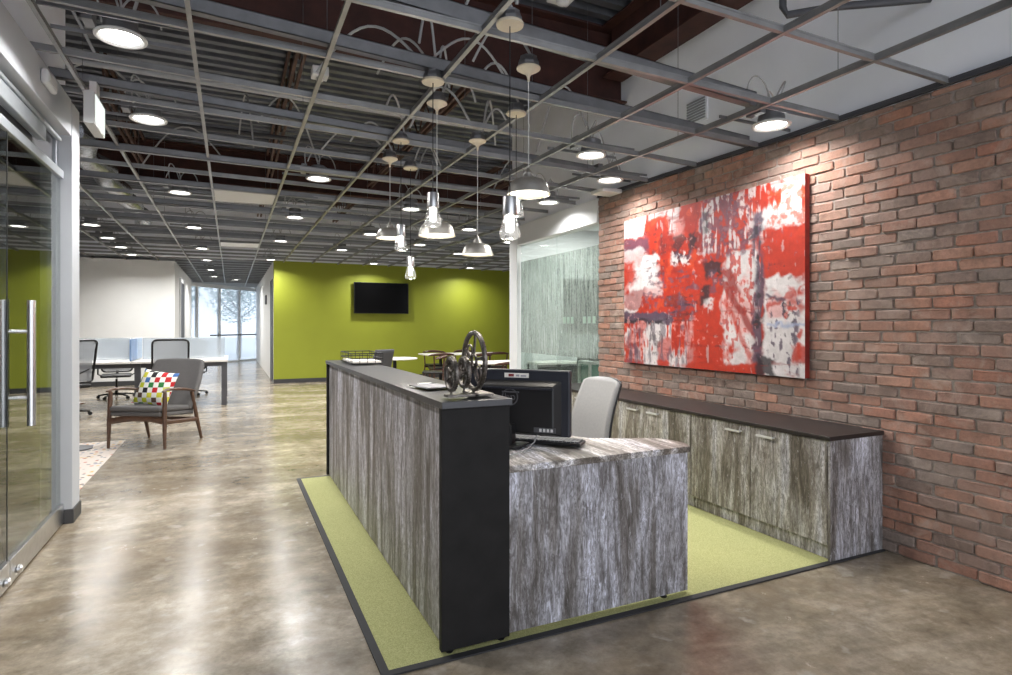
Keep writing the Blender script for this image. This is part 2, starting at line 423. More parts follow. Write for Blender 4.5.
# brick return at the far end
for row in range(43):
    z0 = row*ch+.006; z1 = min(z0+ch-.011, zt(5.47))
    if z1-z0 < .012: continue
    bw.box(3.70, 3.80, 5.463, 5.474, z0, z1)
struct(bw.build('wall_right', [M['brick'], M['mortar']]), 'red brick wall', 'wall')
up = MB().box(3.70,3.80,YB,5.47,2.70,4.6).box(3.70,3.80,5.47,7.72,2.62,4.6)
struct(up.build('wall_right_upper', M['greywall']), 'grey drywall above the brick wall seen through the ceiling grid', 'wall')
# meeting-room front (right): header, column, sill
hd = MB().box(3.66,3.80,5.47,7.47,2.56,2.80).box(3.655,3.80,5.475,7.47,2.53,2.56)
hd.box(3.655,3.82,7.47,7.72,0,zc(3.67,7.6))
struct(hd.build('wall_right_end', M['white'], bev=.003), 'white header and column framing the meeting room glass', 'wall')
t = struct(bpy.data.objects.new('window_2', None), 'meeting room glass wall with etched reed film', 'glass wall'); COL.objects.link(t); t.location = (3.72,6.47,0)
MB().box(3.715,3.727,5.48,6.46,.04,2.53).box(3.715,3.727,6.466,7.46,.04,2.53).build('pane', M['glass_r'], t, off=t.location)
MB().box(3.712,3.714,5.48,6.46,.04,1.02).box(3.712,3.714,6.466,7.46,.04,1.02).build('clear_film', M['film2'], t, off=t.location)
MB().box(3.712,3.714,5.48,6.46,1.02,2.295).box(3.712,3.714,6.466,7.46,1.02,2.295).build('etched_film', M['film'], t, off=t.location)
MB().box(3.70,3.74,5.48,7.47,0,.04).build('bottom_channel', M['alu'], t, off=t.location)
dd = MB()
for y0 in (5.58,5.68,5.78,6.05,6.14,6.23): dd.box(3.708,3.711,y0,y0+.055,1.42,1.50)
dd.build('frosted_dots', M['dots'], t, off=t.location)
# meeting room interior
mr = MB().box(3.80,6.2,7.72,7.80,0,2.95).box(6.2,6.28,1.5,7.8,0,2.95).box(3.80,6.2,1.42,1.5,0,2.95)
struct(mr.build('wall_meeting_room', M['white']), 'white walls of the meeting room behind glass', 'wall')
struct(MB().box(3.81,6.19,1.51,7.71,2.86,2.92).build('ceiling_meeting_room', M['white']), 'white ceiling of the meeting room', 'ceiling')

# left storefront
lf = MB().box(-1.20,-1.02,YB,5.07,2.73,2.985).box(-1.20,-1.015,5.07,5.29,0,2.97)
struct(lf.build('wall_left', M['wallend'], bev=.004), 'white lintel and wall end around the sliding glass door', 'wall')
lu = MB().box(-1.25,-1.10,YB,5.285,2.99,4.5)
struct(lu.build('wall_left_upper', M['greywall']), 'grey wall above the glass door', 'wall')
struct(MB().box(-1.21,-1.005,5.06,5.30,0,.10).build('baseboard_left', M['base_dark'], bev=.003), 'dark baseboard around the white wall end', 'baseboard')
# ante room behind the glass (dark, unlit)
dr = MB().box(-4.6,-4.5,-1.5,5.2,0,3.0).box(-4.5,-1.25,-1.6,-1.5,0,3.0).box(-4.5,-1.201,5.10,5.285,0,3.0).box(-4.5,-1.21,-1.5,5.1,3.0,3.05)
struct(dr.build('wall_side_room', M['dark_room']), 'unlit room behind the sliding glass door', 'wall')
D1 = struct(bpy.data.objects.new('door_1', None), 'sliding glass storefront door with steel rails and tube pulls', 'glass door'); COL.objects.link(D1); D1.location = (-1.08,3.5,0)
of = D1.location
MB().box(-1.087,-1.075,3.955,5.03,.13,2.42).build('glass_leaf', M['glass_l'], D1, off=of)
MB().box(-1.087,-1.075,0.3,3.945,.13,2.42).build('glass_leaf', M['glass_l'], D1, off=of)
MB().box(-1.089,-1.073,3.946,3.954,.13,2.42).build('joint_seal', M['black'], D1, off=of)
MB().box(-1.10,-1.062,3.955,5.06,.012,.145).build('bottom_rail', M['steel'], D1, bev=.003, off=of)
MB().box(-1.10,-1.062,0.3,3.945,.012,.145).build('bottom_rail', M['steel'], D1, bev=.003, off=of)
MB().box(-1.10,-1.062,0.3,5.06,2.42,2.475).build('top_rail', M['alu'], D1, bev=.003, off=of)
MB().box(-1.14,-1.12,0.3,5.03,2.475,2.73).build('transom_panel', M['dkgrey'], D1, off=of)
MB().box(-1.105,-1.055,0.3,4.60,2.555,2.645).box(-1.09,-1.06,0.3,5.0,2.665,2.69).build('track_cover', M['alu'], D1, bev=.006, off=of)
MB().box(-1.19,-1.10,5.03,5.07,.0,2.73).build('jamb_stile', M['alu'], D1, bev=.002, off=of)
for y in (3.87, 4.06):
    m = Matrix.Translation((-1.062,y,.06)) @ Matrix.Rotation(R(90),4,'Y')
    MB().lathe([(.016,0),(.022,.004),(.022,.018),(.016,.026)], 16, m).build('rail_bolt', M['chrome'], D1, smooth=True, off=of)
for x in (-1.015, -1.147):
    MB().lathe([(.019,.83),(.021,.832),(.021,1.533),(.019,1.535)], 16, Matrix.Translation((x,4.13,0))).build('pull_tube', M['chrome'], D1, smooth=True, off=of)
for z in (.99, 1.36):
    MB().tube([(-1.15,4.13,z),(-1.015,4.13,z)], .011, 10).build('pull_standoff', M['chrome'], D1, smooth=True, off=of)
# white and green far walls, side walls
struct(MB().box(-7,-1.22,16.2,16.35,0,2.95).box(-1.32,-1.22,16.35,22.8,0,2.95).build('wall_white', M['bright']), 'white wall behind the workstations', 'wall')
struct(MB().box(-7,-1.225,16.17,16.2,0,.11).build('baseboard_white', M['base_dark']), 'dark baseboard on the white wall', 'baseboard')
struct(MB().box(.94,9,15.3,15.45,0,2.97).build('wall_back', M['lgreen']), 'lime green wall', 'wall')
struct(MB().box(.93,9,15.28,15.3,0,.10).build('baseboard_back', M['base_dark']), 'dark baseboard on the green wall', 'baseboard')
struct(MB().box(.94,1.05,15.45,26.9,0,2.97).build('wall_corridor', M['bright']), 'white corridor wall beyond the green wall', 'wall')
struct(MB().box(-7.1,-7,YB,27,0,4.6).build('wall_left_far', M['offwhite']), 'far left office wall', 'wall')
struct(MB().box(8.9,9,1.5,27,0,4.6).build('wall_right_far', M['offwhite']), 'far right wall of the cafe area', 'wall')
struct(MB().box(-7,9,15.31,15.44,2.97,4.5).build('wall_back_upper', M['greywall']), 'grey wall above the ceiling grid at the back', 'wall')
d3 = MB().box(.925,.94,15.55,16.5,0,2.55)
struct(d3.build('door_3', M['darkdoor']), 'dark door on the corridor wall next to the green wall', 'door')
d2 = struct(MB().box(-1.215,-1.19,17.6,18.9,0,2.55).build('door_2', M['darkdoor']), 'grey door at the end of the white wall', 'door')
MB().box(-1.22,-1.18,17.5,17.6,0,2.65).box(-1.22,-1.18,18.9,19.0,0,2.65).box(-1.22,-1.18,17.6,18.9,2.55,2.65).build('door_frame', M['white'], d2)
single(MB().box(.90,.94,18.3,18.7,2.02,2.28), 'wall_sign', M['dkgrey'], (.94,18.5,2.15), 'small dark plate high on the white corridor wall', 'sign', bev=.005)
# angled window wall at corridor end
A = Vector((-1.5,23.3,0)); B = Vector((1.0,26.4,0)); dv = (B-A); Lw = dv.length; ux = dv.normalized()
mw = Matrix(((ux.x,-ux.y,0,A.x),(ux.y,ux.x,0,A.y),(0,0,1,0),(0,0,0,1)))
W1 = struct(bpy.data.objects.new('window_1', None), 'floor to ceiling window at the corridor end', 'window'); COL.objects.link(W1); W1.matrix_world = mw
fr = MB()
cuts = [0, .62, 1.75, 2.85, Lw]
for c in cuts: fr.box(c-.02,c+.02,-.06,.06,0,2.93)
fr.box(0,Lw,-.06,.06,2.80,2.93).box(0,Lw,-.06,.06,0,.06)
fr.build('window_frame', M['bright'], W1)
for a, b in zip(cuts, cuts[1:]): MB().box(a+.03,b-.03,-.006,.006,.06,2.80).build('pane', M['glass_w'], W1)
MB().box(1.2,Lw,-.12,-.07,1.02,1.07).build('grab_rail', M['dkgrey'], W1)
struct(MB().box(-7,-1.4,23.3,23.45,0,4.5).box(1.0,9,26.9,27.05,0,4.5).box(-7,9,27.0,27.1,3.0,4.5).build('wall_end', M['white']), 'white end wall beside the corridor window', 'wall')
# outside
struct(MB().box(-40,40,27.5,90,-.3,-.2).build('ground_outside', M['ground']), 'pale ground outside the window', 'ground')
def tree(x, y, h, seed, label):
    r = random.Random(seed)
    t = thing('street_tree', label, 'tree', (x,y,-.2), 0, 'trees outside the window')
    tr = MB().tube([(0,0,0),(.05,0,h*.3),(-.05,.05,h*.6),(0,0,h*.85)], [.14,.11,.08,.03], 8)
    for k in range(6):
        a = r.uniform(0,6.28); z = h*r.uniform(.35,.7)
        tr.tube([(0,0,z),(math.cos(a)*h*.14,math.sin(a)*h*.14,z+h*.1),(math.cos(a)*h*.22,math.sin(a)*h*.22,z+h*.2)], [.05,.03,.015], 6)
    tr.build('trunk', M['rust2'], t, smooth=True)
    lv = MB()
    for k in range(2200):
        u = Vector((r.gauss(0,1),r.gauss(0,1),r.gauss(0,1))).normalized()*(r.random()**.4)
        p = Vector((u.x*h*.34,u.y*h*.34,h*.66+u.z*h*.33))
        m = Matrix.Translation(p) @ Matrix.Rotation(r.uniform(0,6),4,'X') @ Matrix.Rotation(r.uniform(0,6),4,'Y')
        s = .09
        lv.add([(-s,0,0),(0,-s*.5,.02),(s,0,0),(0,s*.5,.02)], [(0,1,2,3)], m)
    lv.build('foliage', M['leaf'], t)
tree(-3.0, 34, 5.0, 1, 'pale leafy tree outside the left window panes')
tree(.4, 36, 5.2, 2, 'pale leafy tree outside the middle window panes')
tree(3.9, 38, 5.4, 4, 'pale leafy tree outside the right window pane')

# metal deck
dk = MB(); pit = .2; x0, x1 = -7, 9
y = YB; prof = []
while y < 27.5:
    prof += [(y,4.42),(y+.08,4.42),(y+.10,4.50),(y+.18,4.50)]; y += pit
n = len(prof); dk.add([(x0,a,b) for a,b in prof]+[(x1,a,b) for a,b in prof], [(i,n+i,n+i+1,i+1) for i in range(n-1)])
struct(dk.build('ceiling', M['deck'], solid=.004), 'corrugated metal roof deck', 'ceiling')
# steel
def ibeam(mb, p0, p1, z0, z1, wd, tf=.02, tw=.014):
    p0 = Vector(p0); p1 = Vector(p1); d = (p1-p0).normalized(); L_ = (p1-p0).length
    m = Matrix(((d.x,-d.y,0,p0.x),(d.y,d.x,0,p0.y),(0,0,1,0),(0,0,0,1)))
    mb.box(0,L_,-wd/2,wd/2,z0,z0+tf,m).box(0,L_,-wd/2,wd/2,z1-tf,z1,m).box(0,L_,-tw/2,tw/2,z0+tf,z1-tf,m)
b = MB(); ibeam(b,(-7,5.08,0),(3.69,5.08,0),3.68,4.42,.22)
struct(b.build('ceiling_beam', M['rust']), 'deep dark red-brown steel beam crossing above the pendants', 'beam')
b = MB(); ibeam(b,(3.5,YB,0),(3.5,4.96,0),3.88,4.41,.24)
struct(b.build('ceiling_beam', M['rust']), 'dark red-brown steel beam running along the top of the grey wall', 'beam')
b = MB(); ibeam(b,(-7,11.2,0),(9,11.2,0),3.8,4.42,.2)
struct(b.build('ceiling_beam', M['rust']), 'dark steel beam crossing above the middle of the office', 'beam')
def joist(x, y0, y1, label):
    mb = MB()
    for dx in (-.05,.02):
        mb.box(x+dx,x+dx+.03,y0,y1,4.36,4.415).box(x+dx,x+dx+.03,y0,y1,3.98,4.03)
    k = y0; up_ = True
    while k+.3 < y1:
        a = (x,k,4.38 if up_ else 4.01); c = (x,k+.3,4.01 if up_ else 4.38); mb.tube([a,c],.011,5); k += .3; up_ = not up_
    o = mb.build('ceiling_joist', M['rust2']); struct(o, label, 'joist')
joist(.61,5.2,11.1,'red-brown open web joist above the corridor'); joist(2.35,5.2,11.1,'red-brown open web joist above the pendants')
joist(-1.3,7.8,11.1,'red-brown open web joist by the silver duct'); joist(4.6,7.8,11.1,'red-brown open web joist above the cafe')
joist(.61,11.3,15.2,'red-brown open web joist over the far corridor'); joist(2.35,11.3,15.2,'red-brown open web joist over the green wall')

# ------------------------------------------------------------------ ceiling grid
G = struct(bpy.data.objects.new('ceiling_grid', None), 'exposed steel ceiling grid without tiles', 'ceiling grid'); COL.objects.link(G)
def teebar(pts, wd=.024, hh=.04, nm='main_tee', mat='tee'):
    mb = MB()
    for a, b in zip(pts, pts[1:]):
        a = Vector(a); b = Vector(b); d = (b-a).normalized(); s = Vector((d.y,-d.x,0)).normalized(); u = Vector((0,0,1))
        for (w0,z0,z1) in ((wd/2,0,.004),(.003,.004,hh-.01),(.006,hh-.01,hh)):
            vs = [p+s*sx*w0+u*z for p in (a,b) for sx in (-1,1) for z in (z0,z1)]
            mb.add(vs, [(0,1,3,2),(4,6,7,5),(0,4,5,1),(2,3,7,6),(0,2,6,4),(1,5,7,3)])
    return mb.build(nm, M[mat], G)
def ylist(y0, y1):
    ys = [y0]+[q for q in (3.,5.3,7.7,12.) if y0 < q < y1]+[y1]; return ys
XT = [-.895,-.19,.50,1.16,1.825,2.44,3.07]
for x in XT:
    y1 = 25.5 if x < .9 else 15.29
    if x < 0: y1 = 23.2+(x+1.5)*1.2
    teebar([(x,y,zc(x,y)) for y in ylist(-1.2, y1)])
for x in (-1.55,-2.2,-2.86,-3.52,-4.18): teebar([(x,y,zc(x,y)) for y in ylist(5.3,16.19)])
for x in (3.72,4.38,5.04,5.7,6.36,7.02,7.68): teebar([(x,y,zc(x,y)) for y in ylist(7.81,15.29)])
for k in range(-4, 36):
    yk = lambda x: 2.18-.06*x+.66*k
    yy = yk(1.)
    xl = -1.09 if yy < 5.45 else (-6.9 if yy < 16 else -1.21)
    xr = 3.66 if yy < 7.75 else (8.8 if yy < 15.0 else .93)
    if yy > 15.0 and yy < 16.2: xl = -6.9 if yy < 15.9 else -1.2; xr = .93
    if yy > 23.5: continue
    xs = [xl]+[x for x in (-.895,.5,1.825,3.07) if xl < x < xr]+[xr]
    teebar([(x,yk(x),zc(x,yk(x))+.003) for x in xs], nm='cross_tee')
teebar([(3.663,y,zc(3.663,y)) for y in (-1.2,3.,5.3,5.47)], .03, .035, 'wall_angle', 'dkgrey')
teebar([(-1.085,y,zc(-1.085,y)+.0) for y in (-1.2,3.,5.28)], .03, .03, 'wall_angle', 'dkgrey')
# carrying channels above the grid
def chan(x0, x1, y, z, h=.085, d=.05):
    mb = MB(); z0_, z1_ = z
    for (ya,yb,za,zb) in ((y,y+.005,0,h),(y,y+d,0,.005),(y,y+d,h-.005,h)):
        vs = [(x0,ya,z0_+za),(x1,ya,z1_+za),(x0,yb,z0_+za),(x1,yb,z1_+za),(x0,ya,z0_+zb),(x1,ya,z1_+zb),(x0,yb,z0_+zb),(x1,yb,z1_+zb)]
        mb.add(vs, [(0,2,3,1),(4,5,7,6),(0,1,5,4),(2,6,7,3),(0,4,6,2),(1,3,7,5)])
    return mb.build('carrying_channel', M['galv'], G)
chan(-1.08,3.09,2.78,(zc(-1.08,2.8)+.045,zc(3.09,2.8)+.045),.085,.06)
chan(-1.08,3.68,3.38,(zc(-1.08,3.4)+.045,zc(3.68,3.4)+.045),.075)
for yy in (4.75,6.1,7.4,8.75,10.1,11.5,12.9): chan(-1.08 if yy<5.3 else -6.9,3.68 if yy<7.7 else 8.8,yy,(zc(-1,yy)+.05,zc(3.5,yy)+.05),.06)
hw = MB().tube([(0,0,0),(0,0,1.)],.0022,5).build('hanger_wire', M['wire'], G)
first = True
for x in (-.895,.5,1.825,3.07):
    for y in (2.2,3.5,4.75,6.1,7.4,8.75,10.1):
        o = hw if first else hw.copy()
        if not first: COL.objects.link(o); o.parent = G
        first = False
        o.location = (x,y,zc(x,y)+.04); o.scale = (1,1,4.42-zc(x,y)-.04)

# ------------------------------------------------------------------ downlights
pr = thing('downlight', '', 'ceiling light')
MB().lathe([(.095,.012),(.097,.004),(.110,-.006),(.124,-.004),(.127,.004),(.120,.012)], 32, cap0=False, cap1=False).build('trim_ring', M['offwhite'], pr, smooth=True)
MB().lathe([(.0,.005),(.097,.005)], 32, cap0=False, cap1=False).build('lens', M['glow_d'], pr)
MB().lathe([(.088,.010),(.088,.05),(.082,.07),(.082,.12),(.06,.135)], 20).build('housing', M['galv'], pr, smooth=True)
wm_ = MB()
for a_, r_, h_ in ((.4,.20,.16),(2.3,.16,.22),(4.1,.22,.12)):
    wm_.tube([(math.cos(a_)*r_*(1-math.cos(math.pi*q/12))/2+.05*math.cos(a_+1.2)*math.sin(math.pi*q/12), math.sin(a_)*r_*(1-math.cos(math.pi*q/12))/2+.05*math.sin(a_+1.2)*math.sin(math.pi*q/12), .12+h_*math.sin(math.pi*q/12)) for q in range(13)], .006, 5)
wm_.build('wire_whip', M['cable'], pr, smooth=True)
MB().box(-.34,.34,-.135,-.125,.045,.065).box(-.34,.34,.125,.135,.045,.065).box(-.17,-.12,-.06,.06,.05,.13).build('mounting_bracket', M['galv'], pr)
rows = {
 'down the left lane': [(-.542,3.79),(-.565,5.19),(-.537,7.83),(-.525,10.47),(-.52,13.19),(-.507,15.49),(-.50,18.1),(-.47,20.5)],
 'over the left workstations': [(-1.947,10.9),(-1.955,12.3),(-1.948,13.64),(-1.94,14.97)],
 'over the corridor': [(.818,6.32),(.816,8.77),(.815,11.41),(.84,14.75)],
 'behind the pendants': [(2.079,7.32),(2.09,9.78),(2.044,12.26)],
 'beside the brick wall': [(3.349,2.89),(3.309,4.73),(3.329,5.98),(3.303,8.42),(3.2,10.67),(3.2,14.6)],
 'over the cafe tables': [(4.45,9.4),(4.38,11.8),(5.75,14.6)],
 'between the pendants and the painting': [(2.717,4.15)],
 'at the corridor window': [(.157,21.6)],
}
ordn = ['nearest','second nearest','third nearest','fourth nearest','fifth nearest','sixth nearest','seventh nearest','farthest']
LIGHTS = []
used = False
for rn, pts in rows.items():
    for i, (x, y) in enumerate(pts):
        nm = ordn[i] if i < len(pts)-1 or len(pts) == 1 else 'farthest'
        lab = f'round white ceiling downlight, {nm} in the row {rn}' if len(pts) > 1 else f'lone round white ceiling downlight {rn}'
        if not used: pr.location = (x,y,zc(x,y)-.006); pr['label'] = lab; pr['group'] = 'recessed downlights'; used = True
        else: dup(pr, (x,y,zc(x,y)-.006), 0, lab, 'recessed downlights')
        LIGHTS.append((x,y,zc(x,y)-.02,rn))
LD = bpy.data.lights.new('downlight_lamp', 'AREA'); LD.shape = 'DISK'; LD.size = .17; LD.energy = 22; LD.color = (1,.985,.96); LD.spread = R(150)
LD2 = LD.copy(); LD2.energy = 12
for p in LIGHTS:
    o = bpy.data.objects.new('downlight_lamp', LD2 if 'brick' in p[3] and p[1] < 7 else LD); COL.objects.link(o); o.location = p[:3]
LM = bpy.data.lights.new('meeting_room_lamp', 'AREA'); LM.shape = 'DISK'; LM.size = .3; LM.energy = 45; LM.color = (1,.98,.95)
for p in ((4.7,6.6,2.84),(5.3,4.2,2.84)):
    o = bpy.data.objects.new('meeting_room_lamp', LM); COL.objects.link(o); o.location = p
mrl = tag(MB().lathe([(.11,0),(.12,-.008),(.12,.0)],24).build('downlight', M['glow_d']), 'downlight in the meeting room ceiling behind the glass', 'ceiling light', 'meeting room downlights'); mrl.location = (4.7,6.6,2.858)

# ------------------------------------------------------------------ pendants
def arc(p0, p1, rise, n=14):
    p0 = Vector(p0); p1 = Vector(p1)
    return [p0.lerp(p1, i/n)+Vector((0,0,rise*math.sin(math.pi*i/n))) for i in range(n+1)]
def canopy_parts(t, zt_, cone):
    if cone:
        MB().lathe([(.068,.0),(.068,-.006),(.05,-.018),(.02,-.034),(.009,-.05),(.006,-.075)], 28, Matrix.Translation((0,0,zt_))).build('canopy', M['canopy'], t, smooth=True)
    else:
        MB().lathe([(.066,.006),(.068,.0),(.066,-.008),(.01,-.010)], 28, Matrix.Translation((0,0,zt_))).build('canopy', M['canopy'], t, smooth=True)
    MB().lathe([(.062,.0),(.062,.018),(.05,.045),(.05,.055)], 8, Matrix.Translation((0,0,zt_+.006))).build('junction_box', M['galv'], t)
    a = random.uniform(0,6.28)
    MB().tube(arc((.03,0,zt_+.05),(.35*math.cos(a),.35*math.sin(a),zt_+.10),.22), .008, 6).build('flexible_conduit', M['cable'], t, smooth=True)
bulbs = [(1.233,2.599,1.81,'lowest and nearest clear glass bulb pendant on a black cord, in front'),
         (1.108,3.422,1.985,'clear glass bulb pendant on a black cord beside the middle dome'),
         (1.235,4.639,1.99,'clear glass bulb pendant on a black cord beside the leftmost dome'),
         (1.522,5.375,1.825,'small farthest clear glass bulb pendant hanging before the green wall'),
         (1.765,3.62,2.13,'clear glass bulb pendant half hidden behind the nearest bulb')]
for x, y, zb, lab in bulbs:
    t = thing('bulb_pendant', lab, 'pendant light', (x,y,zb), 0, 'glass bulb pendants')
    zt_ = zc(x,y)-.012-zb
    canopy_parts(t, zt_, False)
    MB().tube([(0,0,.205),(0,0,zt_-.01)], .003, 6).build('cord', M['black'], t)
    MB().lathe([(.01,.212),(.034,.210),(.036,.205),(.036,.122),(.031,.118)], 24).build('socket', M['steel'], t, smooth=True)
    MB().lathe([(.031,.125),(.034,.11),(.043,.07),(.052,.030),(.053,.022),(.050,.012),(.040,.004),(.02,.0),(.0,.0)], 36, cap0=False, cap1=False).build('glass_shade', M['bulbglass'], t, smooth=True, angle=80)
    MB().lathe([(.020,.118),(.021,.11),(.021,.045),(.013,.036)], 14).build('lamp', M['glow_w'], t, smooth=True)
    l = bpy.data.lights.new('pendant_lamp','POINT'); l.energy = 2.5; l.color = (1,.95,.88); l.shadow_soft_size = .02
    o = bpy.data.objects.new('pendant_lamp', l); COL.objects.link(o); o.location = (x,y,zb-.03)
domes = [(1.522,2.964,2.13,'nearest brushed metal dome pendant on a white cord'),
         (1.236,3.731,1.985,'brushed metal dome pendant behind the clear bulb pendant in the middle'),
         (1.278,5.173,2.165,'farthest brushed metal dome pendant, left of the others'),
         (1.759,4.302,1.948,'lowest brushed metal dome pendant, left of the meeting room glass')]
for x, y, zb, lab in domes:
    t = thing('dome_pendant', lab, 'pendant light', (x,y,zb), 0, 'metal dome pendants')
    zt_ = zc(x,y)-.012-zb
    canopy_parts(t, zt_, True)
    MB().tube([(0,0,.145),(0,0,zt_-.06)], .0028, 6).build('cord', M['offwhite'], t)
    MB().lathe([(.026,.088),(.030,.10),(.024,.112),(.024,.120),(.016,.130),(.006,.150)], 20).build('cap', M['dome'], t, smooth=True)
    for s in (-1,1): MB().tube([(s*.028,0,.095),(s*.034,0,.112),(s*.018,0,.128)], .004, 6).build('cap_bracket', M['dome'], t)
    MB().lathe([(.123,.0),(.121,.006),(.115,.034),(.104,.062),(.088,.080),(.062,.090),(.024,.093)], 40, cap0=False, cap1=False).build('shade', M['dome'], t, smooth=True)
    MB().lathe([(.119,.003),(.108,.034),(.094,.058),(.07,.078)], 36, cap0=False).build('shade_lining', M['shade_in'], t, smooth=True)
    MB().lathe([(.0,.012),(.112,.012)], 32, cap0=False, cap1=False).build('diffuser', M['glow_dome'], t)
    l = bpy.data.lights.new('dome_lamp','AREA'); l.shape = 'DISK'; l.size = .2; l.energy = 6; l.color = (1,.92,.8)
    o = bpy.data.objects.new('dome_lamp', l); COL.objects.link(o); o.location = (x,y,zb+.004)

# ------------------------------------------------------------------ ceiling services
def pipe(name, path, r, mat, label, cat, n=10, group=None):
    mb = MB().tube(path, r, n); loc = Vector(path[0])
    return single(mb, name, mat, loc, label, cat, group, smooth=True)
pipe('conduit_pipe', [(-6.5,5.25,3.33),(-.75,5.25,3.33),(.87,5.25,3.31),(3.68,5.25,3.28)], .022, M['cable'], 'long pale conduit pipe crossing under the dark beam', 'pipe')
pipe('sprinkler_pipe', [(3.0,2.5,4.4),(3.06,2.555,3.34),(3.08,2.54,3.29),(3.26,2.355,3.29),(3.55,2.157,3.29),(3.68,2.06,3.29)], .022, M['dkgrey'], 'dark sprinkler pipe with an elbow at the grey upper wall', 'pipe')
pipe('sprinkler_pipe', [(-6.5,7.9,3.75),(3.0,7.9,3.75),(8.5,7.9,3.75)], .03, M['dkgrey'], 'dark horizontal pipe behind the pendants above the grid', 'pipe')
dz = MB()
pts = []
for i in range(120):
    pts.append((-1.5+.05*math.sin(i*.25), 7.4+i*.05, 3.4+.03*math.sin(i*.2)))
rs = [.125+.008*(i%2) for i in range(120)]
single(dz.tube(pts, rs, 18), 'flexible_duct', M['foil'], pts[0], 'crinkled silver foil duct above the left side of the grid', 'duct', smooth=True)
rc_ = random.Random(12)
wl = [('over the exit sign',(-.8,4.6)),('above the nearest downlight',(-.5,3.9)),('left of the dark joist',(.2,6.2)),('above the corridor downlight',(.82,6.4)),
      ('behind the pendants',(1.9,6.5)),('beside the brick wall lights',(2.6,4.9)),('above the meeting room corner',(2.9,6.6)),('over the second lane downlight',(-.6,5.6)),('near the silver duct',(-.9,7.6))]
for nm, (x,y) in wl:
    z = zc(x,y)+.19; path = [Vector((x,y,z))]
    a = rc_.uniform(0,6.28); L_ = rc_.uniform(.5,.9)
    path = arc((x,y,z),(x+L_*math.cos(a),y+L_*.6*math.sin(a),z+.25),rc_.uniform(.25,.55))
    pipe('flexible_conduit', path, .009, M['cable'], f'pale flexible conduit looping above the grid {nm}', 'cable', 6, 'loops of conduit above the ceiling')
for k,(p,q,r_) in enumerate([((1.0,3.35,3.05),(1.16,3.5,2.95),.3),((1.1,3.4,3.0),(1.7,3.55,2.96),.22),((1.1,3.45,2.98),(.9,4.0,3.1),.2)]):
    pipe('pendant_feed', arc(p,q,r_), .008, M['cable'], ['tight pale cable loop above the middle pendant canopy','wide pale cable arch between two pendant canopies','pale cable drooping to the left of the pendants'][k], 'cable', 6, 'pendant cables')
for p,q,r_,lab in (((1.05,3.45,2.98),(.50,3.95,3.02),.26,'pale cable hoop falling left of the middle pendant canopy'),((1.30,4.62,2.98),(1.72,4.32,2.96),.32,'pale cable hoop joining two far pendant canopies'),
                   ((1.80,4.28,2.96),(2.2,4.95,3.05),.30,'pale cable hoop right of the lowest dome canopy'),((1.28,2.62,2.98),(1.20,2.2,3.2),.35,'pale cable hoop over the nearest pendant canopy'),((1.24,5.2,2.95),(.75,5.6,3.0),.22,'pale cable hoop left of the farthest dome canopy')):
    pipe('pendant_feed', arc(p,q,r_), .009, M['cable'], lab, 'cable', 6, 'pendant cables')
def jbox(loc, label):
    t = thing('junction_box', label, 'junction box', loc, 0, 'ceiling junction boxes')
    MB().box(-.06,.06,-.06,.06,0,.07).build('box', M['offwhite'], t, bev=.006)
    MB().lathe([(.03,0),(.03,-.02),(.015,-.03)],14).build('lamp_socket', M['offwhite'], t, smooth=True)
jbox((.62,4.72,3.30),'small white box hanging by the dark beam above the corridor')
jbox((1.5,2.55,3.02),'small white box high above the nearest pendant canopy')
# white panels lying in the grid
for (x0_,x1_,y0_,y1_,lab) in ((-.175,.485,7.5,8.14,'nearer flat white panel in the grid above the corridor'),(-.175,.485,12.1,12.75,'farther flat white panel in the grid above the corridor')):
    z = zc((x0_+x1_)/2, y0_)+.006
    single(MB().box(x0_,x1_,y0_,y1_,z,z+.02), 'ceiling_panel', M['white'], ((x0_+x1_)/2,y0_,z), lab, 'ceiling panel', 'white ceiling panels', bev=.003)
t = thing('exit_sign', 'white exit sign box with a lit side hanging at the end of the left wall', 'sign', (-.82,4.70,2.685))
MB().box(-.03,.03,-.17,.17,0,.21).build('housing', M['offwhite'], t, bev=.004)
MB().box(.03,.034,-.155,.155,.015,.195).build('lit_panel', M['glow_x'], t, bev=.003)
MB().box(-.02,.02,-.05,.05,.21,.31).build('canopy', M['offwhite'], t)
MB().lathe([(.008,.0),(.008,.008)],10,Matrix.Translation((.0,-.10,.212))).build('red_glow_bead', M['red_glow'], t)  # added glowing bead in place of the red glow reflected above the sign
t = thing('emergency_light', 'rounded white emergency light on the lintel over the glass door', 'emergency light', (-1.02,4.42,2.875))
MB().box(0,.04,-.11,.11,-.045,.045).build('body', M['white'], t, bev=.019, seg=4)
MB().box(.04,.044,-.08,.08,-.022,.022).build('lens', M['offwhite'], t, bev=.004)
single(MB().box(3.40,3.64,4.98,5.2,zc(3.5,5.1)-.045,zc(3.5,5.1)-.005), 'access_point', M['offwhite'], (3.52,5.09,zc(3.5,5.1)-.045), 'flat white square unit under the grid at the far end of the brick wall', 'wireless unit', bev=.008)
t = thing('wall_vent', 'square louvred vent on the grey wall above the bricks', 'vent', (3.70,3.97,3.27))
MB().box(-.015,0,-.13,.13,-.11,.11).build('frame', M['greywall'], t, bev=.004)
vb = MB()
for k in range(8): vb.box(-.024,-.014,-.11,.11,-.09+k*.024,-.078+k*.024)
vb.build('louvre', M['alu'], t)

